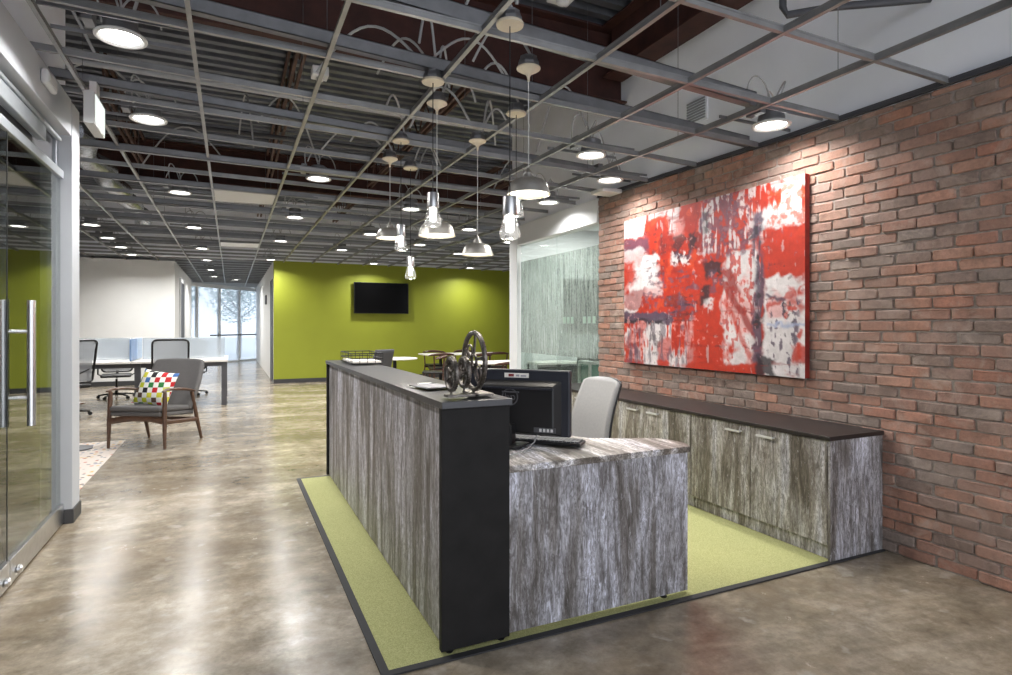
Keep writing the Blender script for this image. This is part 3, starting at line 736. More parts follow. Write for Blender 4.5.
# ------------------------------------------------------------------ reception
t = thing('carpet', 'green carpet inset with a black edge under the reception desk', 'carpet', (1.9,3.9,0))
o_ = t.location
MB().box(.575,3.66,2.345,5.62,.001,.008).build('pile', M['carpet'], t, off=o_)
MB().box(.54,.575,2.31,5.655,.001,.0082).box(.575,3.66,2.31,2.345,.001,.0082).box(.575,3.66,5.62,5.655,.001,.0082).build('edge_strip', M['carpet_edge'], t, off=o_)

RD = thing('reception_desk', 'L-shaped reception desk in weathered wood laminate with black end panels and raised counter', 'reception desk', (.96,4.,.009))
o_ = RD.location
MB().box(.795,1.12,2.335,5.66,1.043,1.072).build('counter_top', M['black_top'], RD, bev=.002, off=o_)
MB().box(.80,1.116,2.355,2.387,.02,1.043).build('end_panel', M['black_lam'], RD, bev=.0015, off=o_)
MB().box(.80,1.116,5.615,5.65,.02,1.043).build('end_panel', M['black_lam'], RD, bev=.0015, off=o_)
MB().box(.822,.845,2.387,5.615,.02,1.043).build('side_panel', M['lam'], RD, off=o_)
MB().box(1.09,1.112,2.387,5.615,.77,1.043).build('inner_panel', M['lam'], RD, off=o_)
MB().box(1.118,2.147,2.375,2.40,.022,.737).build('front_panel', M['lam'], RD, bev=.001, off=o_)
pl = [(1.118,2.365),(2.155,2.365)]
for k in range(9):
    a = R(-10)+R(100)*k/8; pl.append((2.0+.19*math.cos(a), 2.47+.20*math.sin(a)))
pl += [(1.80,2.78),(1.72,2.95),(1.72,5.6),(1.118,5.6)]
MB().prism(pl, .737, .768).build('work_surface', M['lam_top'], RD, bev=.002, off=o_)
MB().box(1.14,1.70,5.55,5.58,.02,.737).build('support_panel', M['lam'], RD, off=o_)
for x, y in ((.84,2.371),(1.08,2.371),(2.0,2.388),(.84,5.63),(1.2,5.565)):
    MB().lathe([(.016,0),(.018,.006),(.008,.008),(.008,.022)],12,Matrix.Translation((x,y,.0))).build('leveling_foot', M['black'], RD, off=(o_[0],o_[1],0))

# credenza: three cabinet units and one long top
single(MB().box(3.165,3.664,2.32,5.77,.716,.742), 'credenza_top', M['esp_top'], (3.4,4.,.716), 'long dark brown worktop along the foot of the brick wall', 'worktop', bev=.002)
units = [(2.345,3.485,'nearest weathered wood cabinet under the long dark top'),(3.485,4.62,'middle weathered wood cabinet behind the grey task chair'),(4.62,5.755,'farthest weathered wood cabinet under the long dark top')]
for y0, y1, lab in units:
    t = thing('cabinet', lab, 'cabinet', (3.42,(y0+y1)/2,.009), 0, 'low cabinets along the brick wall'); o_ = t.location
    MB().box(3.205,3.66,y0+.002,y1-.002,.100,.715).box(3.21,3.66,y0+.002,y1-.002,.009,.10).build('body', M['lam_warm'], t, off=o_)
    if y0 < 2.5: MB().box(3.181,3.66,2.328,2.344,.009,.715).build('end_panel', M['lam'], t, off=o_)
    ym = (y0+y1)/2
    for a, b, hy in ((y0+.004,ym-.0015,ym-.135),(ym+.0015,y1-.004,ym+.135)):
        d_ = MB().box(3.183,3.203,a,b,.098,.712).build('door', M['lam_warm'], t, bev=.001, off=o_)
        MB().box(3.150,3.156,hy-.065,hy+.065,.660,.674).box(3.156,3.184,hy-.06,hy-.052,.663,.671).box(3.156,3.184,hy+.052,hy+.06,.663,.671).build('handle', M['handle'], d_, bev=.001, off=o_)

# artwork
AY0, AY1, AZ0, AZ1 = 2.835, 4.91, 1.025, 2.45
NU, NV = 300, 210
def art_grid():
    f_, th_, cx_ = 590., R(25), 506.
    rng = random.Random(5)
    u = np.linspace(0,1,NU+1); v = np.linspace(0,1,NV+1)
    Yg = AY1+(AY0-AY1)*u
    D_ = 3.64*math.sin(th_)+Yg*math.cos(th_); xc_ = 3.64*math.cos(th_)-Yg*math.sin(th_)
    px = cx_+f_*xc_/D_; xi = (px-px[0])/(px[-1]-px[0])
    XI, VI = np.meshgrid(xi, v)
    def nz(sx, sy, seed, det=4):
        out = np.zeros_like(XI)
        for j in range(NV+1):
            for i in range(NU+1):
                out[j,i] = noise.fractal(Vector((u[i]*sx+seed, v[j]*sy, seed*1.3)), 1.0, 2.0, det)
        return out
    n1 = nz(7,5,1.); n2 = nz(7,5,21.); n3 = nz(22,16,41.); n4 = nz(60,7,61.); n5 = nz(9,40,81.); n6 = nz(40,28,91.)
    X = XI+.018*n1+.014*n3+.008*n6; V = VI+.024*n2+.018*n3+.010*n6
    red = np.array(srgb(172,44,22)); red2 = np.array(srgb(136,34,28)); wh = np.array(srgb(204,198,198)); pk = np.array(srgb(206,150,146)); pu = np.array(srgb(80,64,82)); dk_ = np.array(srgb(34,28,36)); og = np.array(srgb(190,66,30))
    C = np.ones(XI.shape+(3,))*red
    def sm(a, e): return np.clip(a/e+.5, 0, 1)
    def put(mask, col, a=1.):
        m = np.clip(mask*a,0,1)[...,None]; C[:] = C*(1-m)+col*m
    def rect(x0,x1,v0,v1,e=.018):
        return sm(np.minimum(np.minimum(X-x0,x1-X),np.minimum(V-v0,v1-V)), e)
    def line(x0,v0,x1,v1,wd,e=.012):
        dx,dy = x1-x0,v1-v0; L2 = dx*dx+dy*dy; t_ = np.clip(((X-x0)*dx+(V-v0)*dy)/L2,0,1)
        return sm(wd-np.hypot(X-x0-t_*dx, V-v0-t_*dy), e)
    brk = lambda n, th, e=.25: sm(n-th, e)
    put(brk(n1,.15), red2, .6); put(brk(n3,.3), og, .6)
    put(rect(-.1,.10,-.1,.14), wh, .95); put(rect(.02,.28,-.1,.05)*brk(n4,-.1), wh, .8)
    put(rect(-.1,.12,.15,.24), pu, .8)
    put(rect(-.1,.2,.22,.55)*brk(n2,-.1), wh, .6)
    put(line(.03,.6,.15,.3,.05), wh, .95); put(rect(.1,.19,.3,.5)*brk(n3,-.2), wh, .8)
    put(rect(-.1,.06,.3,.6)*brk(n1,-.2), red, .9)
    put(rect(.0,.12,.5,.62), red2, .7)
    put(rect(-.1,.42,.69,1.1)*brk(n4+n2,-.35), wh, .96)
    put(rect(-.1,.40,.7,1.1)*brk(n1,.12), red, .75); put(rect(-.1,.36,.72,1.)*brk(n4,.25), pu, .65); put(rect(.03,.12,.72,.98)*brk(n6,.1), pk, .7)
    put(line(-.05,.66,.24,.70,.035), pu, .95); put(line(.0,.69,.2,.72,.012), dk_, .85); put(line(.14,.7,.36,.6,.012), pu, .8)
    put(rect(.22,.40,.55,.72)*brk(n3+n5,.0), dk_, .55)
    put(rect(.255,.30,-.1,.16)*brk(n4,-.2), wh, .9); put(rect(.28,.33,.06,.2), pk, .6)
    put(rect(.27,.36,.18,.36)*brk(n3,-.1), dk_, .75); put(rect(.355,.415,.17,.27), dk_, .92)
    put(rect(.27,.42,.27,.37)*brk(n6+n2,-.1), wh, .85); put(rect(.29,.37,.26,.33)*brk(n3,.1), pu, .8)
    put(rect(.43,.62,-.1,.34)*brk(n1+n3,-.25), pu, .65); put(rect(.43,.80,-.1,.32)*brk(n4+n2,.02), wh, .8); put(rect(.45,.75,-.1,.3)*brk(n6,.12), red2, .8)
    put(rect(.44,.47,.08,.2), dk_, .8)
    put(rect(.43,.53,.36,.45)*brk(n3,-.25), dk_, .9); put(rect(.41,.46,.48,.62), dk_, .9); put(rect(.46,.56,.42,.55)*brk(n6,-.1), pu, .7)
    put(rect(.39,.545,.62,1.1), red, .97)
    put(rect(.44,.49,.58,.66)*brk(n3,-.2), wh, .8)
    put(rect(.545,.74,.34,.97)*brk(n2,-.55), wh, .95); put(rect(.55,.74,.3,.98)*brk(n1,.15), pk, .8); put(rect(.55,.75,.3,.95)*brk(n6+n4,.35), red, .85)
    put(line(.56,.45,.62,.56,.025), red2, .9); put(line(.555,.52,.72,.78,.018), red2, .85); put(line(.57,.62,.70,.92,.012), red, .7)
    put(line(.80,.22,.70,.28,.014), dk_, .85)
    put(rect(.715,.775,.15,.98)*brk(n4,-.5), pu, .9); put(rect(.73,.76,.2,.75)*brk(n4+n3,.0), dk_, .8)
    put(rect(.72,.79,.62,.86)*brk(n3,.0), dk_, .75)
    put(rect(.775,1.1,-.1,.24)*brk(n2+n4*.5,-.3), wh, .85); put(rect(.80,1.1,.0,.3)*brk(n6,.05), og, .75)
    put(line(.86,.36,.93,.42,.10,.03), red, .98); put(rect(.80,1.1,.24,.48)*brk(n3,-.3), red, .9)
    put(rect(.775,1.1,.50,1.1)*brk(n2,-.6), wh, .97); put(rect(.8,1.1,.5,.7)*brk(n1,.2), pk, .8); put(line(.8,.66,1.0,.5,.012), red, .8); put(line(.79,.58,.88,.6,.01), pu, .9)
    put(rect(.8,.97,.6,.98)*brk(n4+n6,.38), pu, .9); put(rect(.86,.94,.6,.82)*brk(n6,.2), dk_, .8); put(line(.8,.74,1.02,.735,.008), np.array(srgb(150,160,190)), .8)
    put(rect(.93,1.1,.86,.93), red, .9); put(rect(.9,1.,.55,.98)*brk(n3,.42), red, .9)
    put(rect(.5,.78,.955,1.1), red, .95); put(rect(.74,.84,.91,1.1)*brk(n3,-.3), dk_, .9); put(rect(-.1,.5,.975,1.1)*brk(n1,-.1), red, .9)
    put(sm(n4*.7+n6*.6-.62,.2)*(XI > .42), pu, .4); put(sm(n4*.8-n3*.5-.72,.15), wh, .4); put(sm(n6*.8+n5*.5-.66,.15), dk_, .55)
    put(sm(n5*.7+n1*.4-.52,.2), red2, .5); put(sm(n6-n2*.4-.68,.15), pk, .4)
    put(rect(.13,.24,.1,.42)*brk(n6+n5*.5,.3), dk_, .5); put(rect(.1,.4,.4,.7)*brk(n6+n5,.35), pu, .6); put(rect(.43,.7,.0,.36)*brk(n6-n4*.5,.22), pu, .65)
    put(line(.40,.0,.41,.3,.006,.006), red2, .8); put(line(.30,.42,.29,1.,.004,.006), red2, .6)
    put(rect(.14,.22,.72,.95)*brk(n6+n3,.12), dk_, .6); put(rect(.02,.10,.75,1.)*brk(n4,.05), pu, .6)
    C[:] = C*(1+.16*n6[...,None]+.10*n3[...,None])
    return np.clip(C,0,1)
ARTC = art_grid()
t = thing('canvas_painting', 'large abstract red and white canvas painting hung on the brick wall', 'painting', (3.655,3.9,AZ0)); o_ = t.location
pm = MB()
pm.surf(lambda a,b: (3.612, AY1+(AY0-AY1)*a, AZ1+(AZ0-AZ1)*b), NU, NV)
po = pm.build('painted_face', M['art'], t, off=o_)
ca = po.data.color_attributes.new('paint','FLOAT_COLOR','POINT')
buf = np.ones((NV+1)*(NU+1)*4, dtype=np.float32).reshape(-1,4); buf[:,:3] = ARTC.reshape(-1,3)
ca.data.foreach_set('color', buf.ravel())
M['art_edge'] = plain('canvas_edge', srgb(142,36,28), .6, 0, .4, 8)
MB().box(3.6125,3.658,AY0,AY1,AZ0,AZ1).build('canvas_edge', M['art_edge'], t, off=o_)

# ------------------------------------------------------------------ monitor, keyboard, chair
ang = math.atan2(-.341,.329)
t = thing('monitor', 'black all-in-one computer monitor seen from behind on the reception desk', 'monitor', (1.37,2.78,.777), ang)
# local +x runs along the screen width to the near-right end; back of the screen faces -y
w_, z0, z1 = .28, .045, .385
bd = MB().box(-w_,w_,-.012,.03,z0,z1).build('bezel_shell', M['monitor'], t, bev=.008, seg=3)
def loft(mb, x, zlo, zhi, y0, inset, y1):
    a = [(-x,y0,zlo),(x,y0,zlo),(x,y0,zhi),(-x,y0,zhi)]; b = [(-x+inset,y1,zlo+inset*.4),(x-inset,y1,zlo+inset*.4),(x-inset,y1,zhi-inset*.8),(-x+inset,y1,zhi-inset*.8)]
    mb.add(a+b, [(0,1,5,4),(1,2,6,5),(2,3,7,6),(3,0,4,7),(4,5,6,7)])
mb = MB(); loft(mb, .235, z0+.005, z1-.055, -.012, .035, -.05); mb.build('back_housing', M['mon_in'], t, bev=.006, seg=3)
MB().box(-.205,.205,-.056,-.05,z1-.098,z1-.088).build('vent_ridge', M['monitor'], t, bev=.002)
MB().box(-.075,.02,-.056,-.05,z1-.118,z1-.110).build('handle_recess', M['dkgrey'], t, bev=.002)
MB().box(-.075,.06,-.0135,-.012,z1-.042,z1-.018).build('label_sticker', M['paper'], t)
M['sticker_red'] = plain('sticker_red', srgb(120,40,44), .6); M['sticker_grey'] = plain('sticker_grey', srgb(150,150,158), .6)
MB().box(-.052,-.022,-.0142,-.0134,z1-.037,z1-.023).build('sticker_mark', M['sticker_red'], t)
MB().box(-.010,.008,-.0142,-.0134,z1-.036,z1-.026).box(.016,.046,-.0142,-.0134,z1-.036,z1-.028).build('sticker_print', M['sticker_grey'], t)
lg = MB().torus((-.03,-.0515,z0+.20),.042,.0035,'Y',32,6).build('logo_ring', M['dkgrey'], t, smooth=True)
def text_mesh(body, size, name, mat, parent, loc, rot, ext=.001):
    cu = bpy.data.curves.new('t','FONT'); cu.body = body; cu.size = size; cu.extrude = ext; cu.align_x = 'CENTER'; cu.align_y = 'CENTER'
    tmp = bpy.data.objects.new('t', cu); COL.objects.link(tmp)
    dg = bpy.context.evaluated_depsgraph_get(); dg.update()
    me = bpy.data.meshes.new_from_object(tmp.evaluated_get(dg)); COL.objects.unlink(tmp); bpy.data.objects.remove(tmp)
    me.materials.clear(); me.materials.append(mat); me.name = name
    o = bpy.data.objects.new(name, me); COL.objects.link(o); o.parent = parent; o.location = loc; o.rotation_euler = rot; return o
text_mesh('hp', .06, 'logo_letters', M['dkgrey'], t, (-.03,-.0515,z0+.20), (R(90),R(-8),0))
MB().box(.10,.215,-.052,-.045,z0+.025,z0+.05).build('port_strip', M['dkgrey'], t)
po_ = MB()
for k in range(4): po_.box(.13+k*.02,.142+k*.02,-.0535,-.052,z0+.03,z0+.045)
po_.build('port', M['offwhite'], t)
MB().box(-w_+.012,w_-.012,.030,.0315,z0+.02,z1-.015).build('screen', M['screen'], t)
MB().box(-.11,-.0,-.11,-.045,.0,.11).build('stand_neck', M['mon_in'], t, bev=.004)
MB().prism([(-.13,-.16),(.03,-.16),(.06,-.13),(.06,-.012),(-.13,-.012)],0,.012).build('stand_foot', M['black'], t, bev=.003)
t = thing('keyboard', 'black keyboard on the desk behind the monitor stand', 'keyboard', (1.505,2.73,.777), R(-46))
MB().box(-.20,.20,-.06,.06,0,.016).build('case', M['black'], t, bev=.004)
kb = MB()
for r_ in range(5):
    for c_ in range(18): kb.box(-.19+c_*.0212,-.172+c_*.0212,-.052+r_*.021,-.034+r_*.021,.016,.022)
kb.build('keycaps', M['dkgrey'], t)
pth = [(1.17,2.50,.781),(1.24,2.53,.781),(1.33,2.60,.783),(1.40,2.66,.80),(1.43,2.69,.83),(1.445,2.70,.835)]
pipe('monitor_cable', pth, .0035, M['cable'], 'thin pale cable curving over the monitor stand foot', 'cable', 6)

def star_base(t, mat='blackm', r=.31, hub=.09):
    for k in range(5):
        a = R(72*k+20); d = Vector((math.cos(a),math.sin(a),0))
        bl = MB().tube([d*.03+Vector((0,0,hub)),d*r*.6+Vector((0,0,hub-.01)),d*r+Vector((0,0,hub-.03))],[.022,.018,.014],8).build('base_arm', M[mat], t, smooth=True)
        m = Matrix.Translation(d*r) @ Matrix.Rotation(a,4,'Z')
        cs = MB()
        for s in (-1,1): cs.lathe([(.018,-.008),(.028,-.006),(.028,.006),(.018,.008)],14,m @ Matrix.Translation((0,s*.014,.028)) @ Matrix.Rotation(R(90),4,'X'))
        cs.tube([m @ Vector((0,0,.03)), m @ Vector((0,0,.07))],.007,6)
        cs.build('caster', M['black'], t, smooth=True)
    MB().lathe([(.03,.075),(.034,.10),(.026,.13),(.026,.24),(.018,.25),(.018,.40)],16).build('column', M[mat], t, smooth=True)
def rrect(wd, hh, r, n=6):
    pts = []
    for cx_, cz_, a0 in ((wd/2-r,hh-r,0),(-wd/2+r,hh-r,90),(-wd/2+r,r,180),(wd/2-r,r,270)):
        for k in range(n+1):
            a = R(a0+90*k/n); pts.append((cx_+r*math.cos(a), cz_+r*math.sin(a)))
    return pts
# receptionist's chair; local front = -y
t = thing('task_chair', 'grey high-back task chair pulled up behind the reception desk', 'chair', (2.20,3.67,.009), R(-88))
star_base(t)
MB().box(-.25,.25,-.26,.22,.40,.425).build('seat_pan', M['black'], t, bev=.01)
MB().box(-.25,.25,-.26,.22,.425,.50).build('seat', M['chairgrey'], t, bev=.035, seg=5)
def backsurf(wt, wb, z0_, z1_, rec, y0_, curve):
    def fn(u_, v_):
        ww = wb+(wt-wb)*v_; x_ = (u_-.5)*ww
        if v_ > .9: x_ *= 1-.5*((v_-.9)/.1)**2*.25
        return (x_, y0_+rec*v_+curve*(-(abs(u_-.5)*2)**2)+.0-.03*math.sin(v_*math.pi), z0_+(z1_-z0_)*v_-(.02*(abs(u_-.5)*2)**3 if v_ > .95 else 0))
    return fn
MB().surf(backsurf(.42,.48,.48,.995,.15,.20,.04),16,16).build('backrest', M['chairgrey'], t, smooth=True, solid=.03)
bs2 = backsurf(.435,.495,.48,.998,.15,.222,.04)
MB().surf(bs2,16,16).build('back_shell', M['black'], t, smooth=True, solid=.014)
MB().tube([(0,.10,.41),(0,.28,.41),(0,.30,.5),(0,.31,.62)],.022,8).build('back_bracket', M['black'], t, smooth=True)

# ------------------------------------------------------------------ counter objects
t = thing('gear_sculpture', 'iron sculpture of three spoked gear wheels on flat bases at the counter corner', 'sculpture', (.955,2.49,1.081)); o_ = t.location
MB().box(.845,.99,2.40,2.46,1.081,1.093).box(.97,1.06,2.40,2.56,1.081,1.092).build('base', M['iron'], t, bev=.002, off=o_)
def wheel(cx_, cy_, zb, r, nsp, lab=None, rings=()):
    zc_ = zb+r
    mb = MB().torus((cx_,cy_,zc_), r-.010, .011, 'X', 44, 8, 1.0)
    for k in range(36):
        a = 2*math.pi*k/36; c_ = Vector((cx_, cy_+(r-.002)*math.cos(a), zc_+(r-.002)*math.sin(a)))
        m = Matrix.Translation(c_) @ Matrix.Rotation(a,4,'X'); mb.box(-.008,.008,-.004,.0025,-.003,.003,m)
    wo_ = mb.build('gear_wheel', M['iron'], t, smooth=True, off=o_)
    sp = MB().torus((cx_,cy_,zc_), r*.2, .007, 'X', 20, 6)
    for k in range(nsp):
        a = 2*math.pi*k/nsp+.3
        sp.tube([(cx_,cy_+r*.2*math.cos(a),zc_+r*.2*math.sin(a)),(cx_,cy_+r*.92*math.cos(a+.15),zc_+r*.92*math.sin(a+.15))],[.006,.007],6)
    for (dy,dz_,rr) in rings: sp.torus((cx_,cy_+dy,zc_+dz_), rr, .005, 'X', 20, 6)
    sp.build('spokes', M['iron'], wo_, smooth=True, off=(0,0,0)).location = -Vector(o_)
    MB().tube([(cx_,cy_,zb-.02 if zb > 1.11 else zb-.008),(cx_,cy_,zb+.004)],.005,6).build('stem', M['iron'], t, off=o_)
wheel(.872,2.435,1.103,.078,6,rings=((.0,.042,.018),(.0,-.042,.018)))
wheel(.945,2.47,1.112,.072,6,rings=((.03,.03,.016),(-.03,-.03,.016)))
wheel(.985,2.45,1.098,.136,5,rings=((.05,.04,.03),(-.04,-.05,.035)))
MB().tube([(.872,2.435,1.181),(.985,2.45,1.185)],.006,8).build('axle', M['iron'], t, smooth=True, off=o_)
t = thing('wire_tray', 'black wire letter tray with papers at the far end of the counter', 'letter tray', (1.01,4.98,1.0815)); o_ = (0,0,0)
fr = MB()
x0_,x1_,y0_,y1_ = -.13,.12,-.17,.35
for z in (.004,.045,.085): fr.tube([(x0_,y0_,z),(x1_,y0_,z),(x1_,y1_,z),(x0_,y1_,z)],.004,6,closed=True)
for k in range(8):
    y = y0_+(y1_-y0_)*k/7; fr.tube([(x0_,y,.085),(x0_,y,.004),(x1_,y,.004),(x1_,y,.085)],.0025,5)
for k in range(5):
    x = x0_+(x1_-x0_)*k/4; fr.tube([(x,y0_,.085),(x,y0_,.004),(x,y1_,.004),(x,y1_,.085)],.0025,5)
fr.build('wire_frame', M['blackm'], t)
MB().box(x0_+.012,x1_-.012,y0_+.015,y1_-.015,.0075,.022).build('paper_stack', M['paper'], t)
t = thing('clipboard', 'clipboard with papers lying on the counter behind the gear sculpture', 'clipboard', (.93,2.88,1.0815), R(8))
MB().box(-.08,.08,-.11,.11,0,.004).build('board', M['dkgrey'], t, bev=.001)
MB().box(-.07,.07,-.10,.085,.0042,.006).build('paper', M['sticker_grey'], t)
MB().box(-.035,.035,.075,.105,.0042,.012).build('clip', M['chrome'], t, bev=.002)

# ------------------------------------------------------------------ lounge corner
single(MB().box(-2.9,-1.16,5.45,8.45,.001,.005), 'rug', M['rug'], (-2.0,7.,.001), 'pale rug speckled with many colours left of the armchair', 'rug')
t = thing('side_table', 'small round side table standing on the speckled rug behind the wall end', 'side table', (-1.62,8.05,.0055))
MB().lathe([(.20,0),(.20,.012),(.05,.022),(.02,.03)],28).build('base', M['dkgrey'], t, smooth=True)
MB().tube([(0,0,.02),(0,0,.50)],.016,10).build('stem', M['dkgrey'], t)
MB().lathe([(.10,.50),(.12,.505),(.12,.52),(.10,.525)],28).build('table_top', M['wood'], t, smooth=True)

AC = thing('armchair', 'wooden armchair with grey cushions facing the desk by the rug', 'armchair', (-.80,8.08,.0055), R(-29.5))
for s in (-1,1):
    MB().tube([(s*.335,-.335,0),(s*.33,-.33,.30),(s*.325,-.32,.56),(s*.325,-.315,.645)],[.015,.024,.024,.018],10).build('leg', M['wood'], AC, smooth=True)
    MB().tube([(s*.34,.35,0),(s*.335,.27,.25),(s*.33,.17,.60)],[.015,.023,.019],10).build('leg', M['wood'], AC, smooth=True)
    MB().tube([(s*.33,-.36,.645),(s*.335,-.30,.665),(s*.34,-.1,.655),(s*.34,.10,.625),(s*.33,.22,.60)],[.018,.032,.036,.03,.02],10,flat=.5).build('armrest', M['wood'], AC, smooth=True)
    MB().tube([(s*.33,-.33,.30),(s*.33,-.05,.275),(s*.335,.27,.25)],[.022,.02,.02],8,flat=1.3).build('side_rail', M['wood'], AC, smooth=True)
MB().tube([(-.33,-.33,.305),(-.18,-.335,.335),(0,-.335,.342),(.18,-.335,.335),(.33,-.33,.305)],[.022]*5,8,flat=1.5).build('front_rail', M['wood'], AC, smooth=True)
MB().tube([(-.335,.25,.26),(.335,.25,.26)],.02,8).build('back_rail', M['wood'], AC, smooth=True)
m = Matrix.Translation((0,-.04,.36)) @ Matrix.Rotation(R(-5),4,'X')
MB().box(-.30,.30,-.32,.30,-.02,.03,m).build('seat_base', M['greyfab'], AC, bev=.02, seg=4)
MB().box(-.31,.31,-.33,.30,.032,.092,m).build('seat_cushion', M['greyfab'], AC, bev=.028, seg=5)
def acb(u_, v_):
    x_ = (u_-.5)*(.64+.05*math.sin(v_*math.pi)); e = (abs(u_-.5)*2)
    return (x_*(1-.03*v_**8), .20+.30*v_-.05*e**2.5, .38+.59*v_-.015*e**4*v_**3)
MB().surf(acb,18,14).build('backrest', M['greyfab'], AC, smooth=True, solid=.065, bev=.028, seg=4)
t = thing('throw_pillow', 'patchwork throw pillow in bright coloured squares leaning in the armchair', 'pillow', (-.87,8.02,.462), R(-25))
def pil(side):
    def fn(u_, v_):
        a, b = u_*2-1, v_*2-1; th_ = .085*max(0,(1-abs(a)**2.6))**.6*max(0,(1-abs(b)**2.6))**.6
        k = 1-.07*(1-abs(a)**2)*(abs(b)**4); k2 = 1-.07*(1-abs(b)**2)*(abs(a)**4)
        return (a*.215*k2, side*th_, .215+b*.215*k)
    return fn
mt = Matrix.Rotation(R(-24),4,'X') @ Matrix.Rotation(R(8),4,'Y')
pb = MB().surf(pil(-1),20,20,mt).surf(lambda a,b: pil(1)(1-a,b),20,20,mt)
pb.build('cover', M['pillow'], t, smooth=True, angle=80)

# ------------------------------------------------------------------ open office
BD = thing('bench_desk', 'long white shared workstation bench on dark legs before the white wall', 'desk', (-1.6,12.2,0)); o_ = BD.location
for (a,b,c,d) in ((-1.49,-.05,11.42,12.22),(-1.49,-.05,12.24,13.05),(-3.4,-1.51,11.42,12.22),(-3.4,-1.51,12.24,13.05)):
    MB().box(a,b,c,d,.765,.80).build('desk_top', M['tabletop'], BD, bev=.002, off=o_)
MB().box(-3.3,-.1,11.5,11.54,.69,.765).box(-3.3,-.1,12.9,12.94,.69,.765).box(-3.3,-.1,12.2,12.26,.69,.765).build('beam', M['dkgrey'], BD, off=o_)
for x in (-.15,-1.45,-3.35):
    for y in (11.46,12.95):
        MB().box(x,x+.085,y,y+.085,0,.765).build('leg', M['dkgrey'], BD, off=o_)
    MB().box(x+.01,x+.075,11.5,12.95,.70,.76).build('cross_rail', M['dkgrey'], BD, off=o_)
for (a,b) in ((-3.35,-1.58),(-1.42,-.10)):
    MB().box(a,b,12.215,12.235,.80,1.18).build('privacy_screen', M['frost'], BD, bev=.004, off=o_)
MB().box(-1.53,-1.505,11.55,12.2,.80,1.17).build('divider_panel', M['blue'], BD, bev=.003, off=o_)
MB().box(-1.53,-1.505,12.26,12.9,.80,1.17).build('divider_panel', M['lightblue'], BD, bev=.003, off=o_)

MC = thing('mesh_chair', 'mesh-back office chair directly behind the armchair', 'office chair', (-.90,11.05,0), R(180+6), 'mesh office chairs')
star_base(MC, 'black', .31)
MB().box(-.25,.25,-.25,.23,.44,.50).build('seat', M['black'], MC, bev=.03, seg=4)
rr_ = rrect(.50,.64,.07)
fy = lambda z: .25+.14*(z/.64)-.06*math.sin(z/.64*math.pi)
MB().tube([(x,fy(z),.53+z) for x,z in rr_],.017,8,closed=True).build('back_frame', M['blackm'], MC, smooth=True)
MB().surf(lambda u_,v_: ((u_-.5)*.46, fy(v_*.60+.02)+.02-.03*math.cos((u_-.5)*math.pi), .55+v_*.60),10,12).build('mesh_panel', M['meshfab'], MC, smooth=True)
MB().tube([(-.24,fy(.22),.75),(0,fy(.12)+.02,.64),(.24,fy(.22),.75)],.012,8).build('lumbar_bar', M['blackm'], MC, smooth=True)
MB().tube([(0,.05,.43),(0,.30,.44),(0,.30,.56)],.024,8).build('back_bracket', M['black'], MC, smooth=True)
for s in (-1,1):
    MB().tube([(s*.24,.02,.47),(s*.30,.02,.50),(s*.30,.02,.66)],.014,8).box(s*.30-.035,s*.30+.035,-.14,.12,.66,.685).build('armrest', M['black'], MC, bev=.004)
dup(MC, (-2.28,10.98,0), R(180+38), 'mesh-back office chair half hidden by the white wall end', 'mesh office chairs')
q1 = dup(MC, (-2.0,13.5,0), R(6), 'mesh office chair on the far side of the bench, left of the blue divider', 'mesh office chairs')
q2 = dup(MC, (-.75,13.5,0), R(-6), 'mesh office chair on the far side of the bench, near its window end', 'mesh office chairs')
q1.scale = q2.scale = (1,1,.93)

# ------------------------------------------------------------------ cafe area by the green wall
t = thing('television', 'black flat television mounted on the green wall', 'television', (3.54,15.27,2.11))
MB().box(-.71,.71,-.075,-.035,-.40,.40).build('bezel', M['black'], t, bev=.004)
MB().box(-.695,.695,-.077,-.075,-.385,.388).build('screen', M['screen'], t)
MB().box(-.2,.2,-.035,.026,-.15,.15).build('wall_bracket', M['blackm'], t)
def cafe_table(loc, wx, wy, label, rz=0, rnd=False):
    t = thing('cafe_table', label, 'table', loc, rz, 'white topped cafe tables')
    if rnd: MB().lathe([(wx,.72),(wx+.005,.727),(wx,.745)],36).build('table_top', M['tabletop'], t, smooth=True)
    else: MB().box(-wx,wx,-wy,wy,.72,.745).build('table_top', M['tabletop'], t, bev=.004)
    for s in ((0,) if rnd else (-wx*.55,wx*.55)):
        MB().lathe([(.28,0),(.28,.012),(.04,.03),(.035,.70),(.12,.715)],20,Matrix.Translation((s,0,0))).build('pedestal', M['blackm'], t, smooth=True)
cafe_table((4.95,13.1,0), .95, .38, 'long white cafe table before the green wall behind the gear sculpture')
cafe_table((4.55,9.75,0), .62, .40, 'white cafe table just left of the white meeting room column', 0)
cafe_table((3.0,11.75,0), .45, .45, 'round white cafe table behind the grey lounge chair', 0, True)
CC = thing('cafe_chair', 'wooden cafe chair at the left end of the long cafe table', 'chair', (4.25,12.6,0), R(180), 'wooden cafe chairs')
for s in (-1,1):
    MB().tube([(s*.20,-.20,0),(s*.18,-.18,.45)],[.013,.018],8).build('leg', M['wood_red'], CC, smooth=True)
    MB().tube([(s*.23,.24,0),(s*.20,.20,.45),(s*.215,.22,.74)],[.013,.018,.015],8).build('leg', M['wood_red'], CC, smooth=True)
MB().box(-.22,.22,-.22,.20,.43,.47).build('seat', M['black'], CC, bev=.015, seg=3)
MB().tube([(-.28,.05,.73),(-.25,.17,.75),(-.13,.24,.765),(0,.26,.77),(.13,.24,.765),(.25,.17,.75),(.28,.05,.73)],[.016,.025,.035,.04,.035,.025,.016],8,flat=.8).build('back_rail', M['wood_red'], CC, smooth=True)
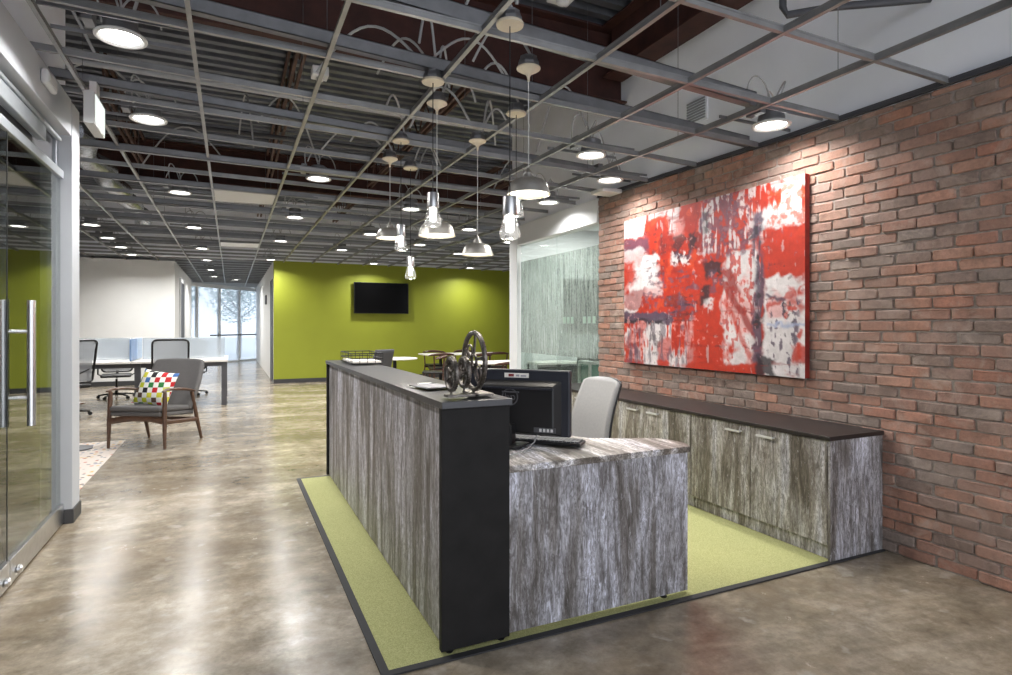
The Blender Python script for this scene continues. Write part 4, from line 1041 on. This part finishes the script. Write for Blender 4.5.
MB().box(-.19,.19,-.19,-.165,.38,.43).box(-.19,.19,.175,.20,.38,.43).build('apron', M['wood_red'], CC)
for (x,y,rz,lab) in ((4.9,12.0,R(180),'wooden cafe chair at the middle of the long cafe table'),(5.6,12.6,R(175),'wooden cafe chair at the right end of the long cafe table'),
                     (4.5,13.7,R(0),'wooden cafe chair on the wall side of the long cafe table, left'),(5.3,13.7,R(0),'wooden cafe chair on the wall side of the long cafe table, right'),
                     (3.75,11.55,R(250),'wooden cafe chair right of the round cafe table'),(4.35,9.2,R(180),'wooden cafe chair tucked under the cafe table by the column')):
    dup(CC, (x,y,0), rz, lab, 'wooden cafe chairs')
t = thing('lounge_chair', 'dark grey upholstered lounge chair by the far end of the counter', 'chair', (2.22,10.4,0), R(215))
MB().surf(lambda u_,v_: ((u_-.5)*(.50-.06*v_), .22+.16*v_-.05*(abs(u_-.5)*2)**2, .42+.56*v_),10,10).build('backrest', M['dkfab'], t, smooth=True, solid=.05)
MB().box(-.27,.27,-.28,.24,.38,.47).build('seat', M['greyfab'], t, bev=.03, seg=4)
for sx in (-1,1):
    for sy in (-1,1): MB().tube([(sx*.24,sy*.22+(.0),0),(sx*.20,sy*.19,.385)],[.011,.015],8).build('leg', M['wood'], t, smooth=True)

# ------------------------------------------------------------------ meeting room contents
t = thing('meeting_table', 'white meeting table behind the etched glass', 'table', (4.2,7.42,0))
MB().box(-.36,.36,-.24,.24,.85,.88).build('table_top', M['tabletop'], t, bev=.004)
MB().box(-.34,.34,-.20,-.18,.42,.85).build('modesty_panel', M['base_dark'], t)
for sx in (-.31,.31):
    for sy in (-.18,.2): MB().box(sx-.025,sx+.025,sy-.02,sy+.02,0,.85).build('leg', M['dkgrey'], t)
MT = thing('meeting_chair', 'grey meeting chair beside the meeting table behind the glass', 'chair', (4.30,6.93,0), R(200))
MB().box(-.21,.21,-.18,.18,.46,.52).build('seat', M['greyfab'], MT, bev=.025, seg=3)
MB().surf(lambda u_,v_: ((u_-.5)*.42, .17+.06*v_-.04*(abs(u_-.5)*2)**2, .48+.50*v_),10,8).build('backrest', M['greyfab'], MT, smooth=True, solid=.04)
for sx in (-1,1):
    for sy in (-1,1): MB().tube([(sx*.17,sy*.16,0),(sx*.17,sy*.15,.47)],.012,8).build('leg', M['blackm'], MT, smooth=True)
t = thing('glass_cabinet', 'white framed cabinet with green glass sides behind the meeting room glass', 'cabinet', (4.32,6.44,0))
MB().box(-.22,.22,-.14,.14,0,.03).box(-.22,.22,-.14,.14,.90,.94).box(-.22,-.19,-.14,-.11,.03,.9).box(.19,.22,-.14,-.11,.03,.9).box(-.22,-.19,.11,.14,.03,.9).box(.19,.22,.11,.14,.03,.9).build('frame', M['offwhite'], t)
MB().box(-.19,.19,-.125,.125,.03,.90).build('glass_body', M['teal'], t)
MB().box(-.10,.10,-.07,.07,.94,.955).build('tray', M['black'], t, bev=.003)
t = thing('wall_screen', 'dark wall screen on the meeting room end wall behind the glass', 'screen', (4.98,7.72,1.65))
MB().box(-.42,.42,-.05,-.0,-.32,.45).build('bezel', M['black'], t, bev=.004)
MB().box(-.41,.41,-.052,-.05,-.31,.44).build('screen', M['screen'], t)
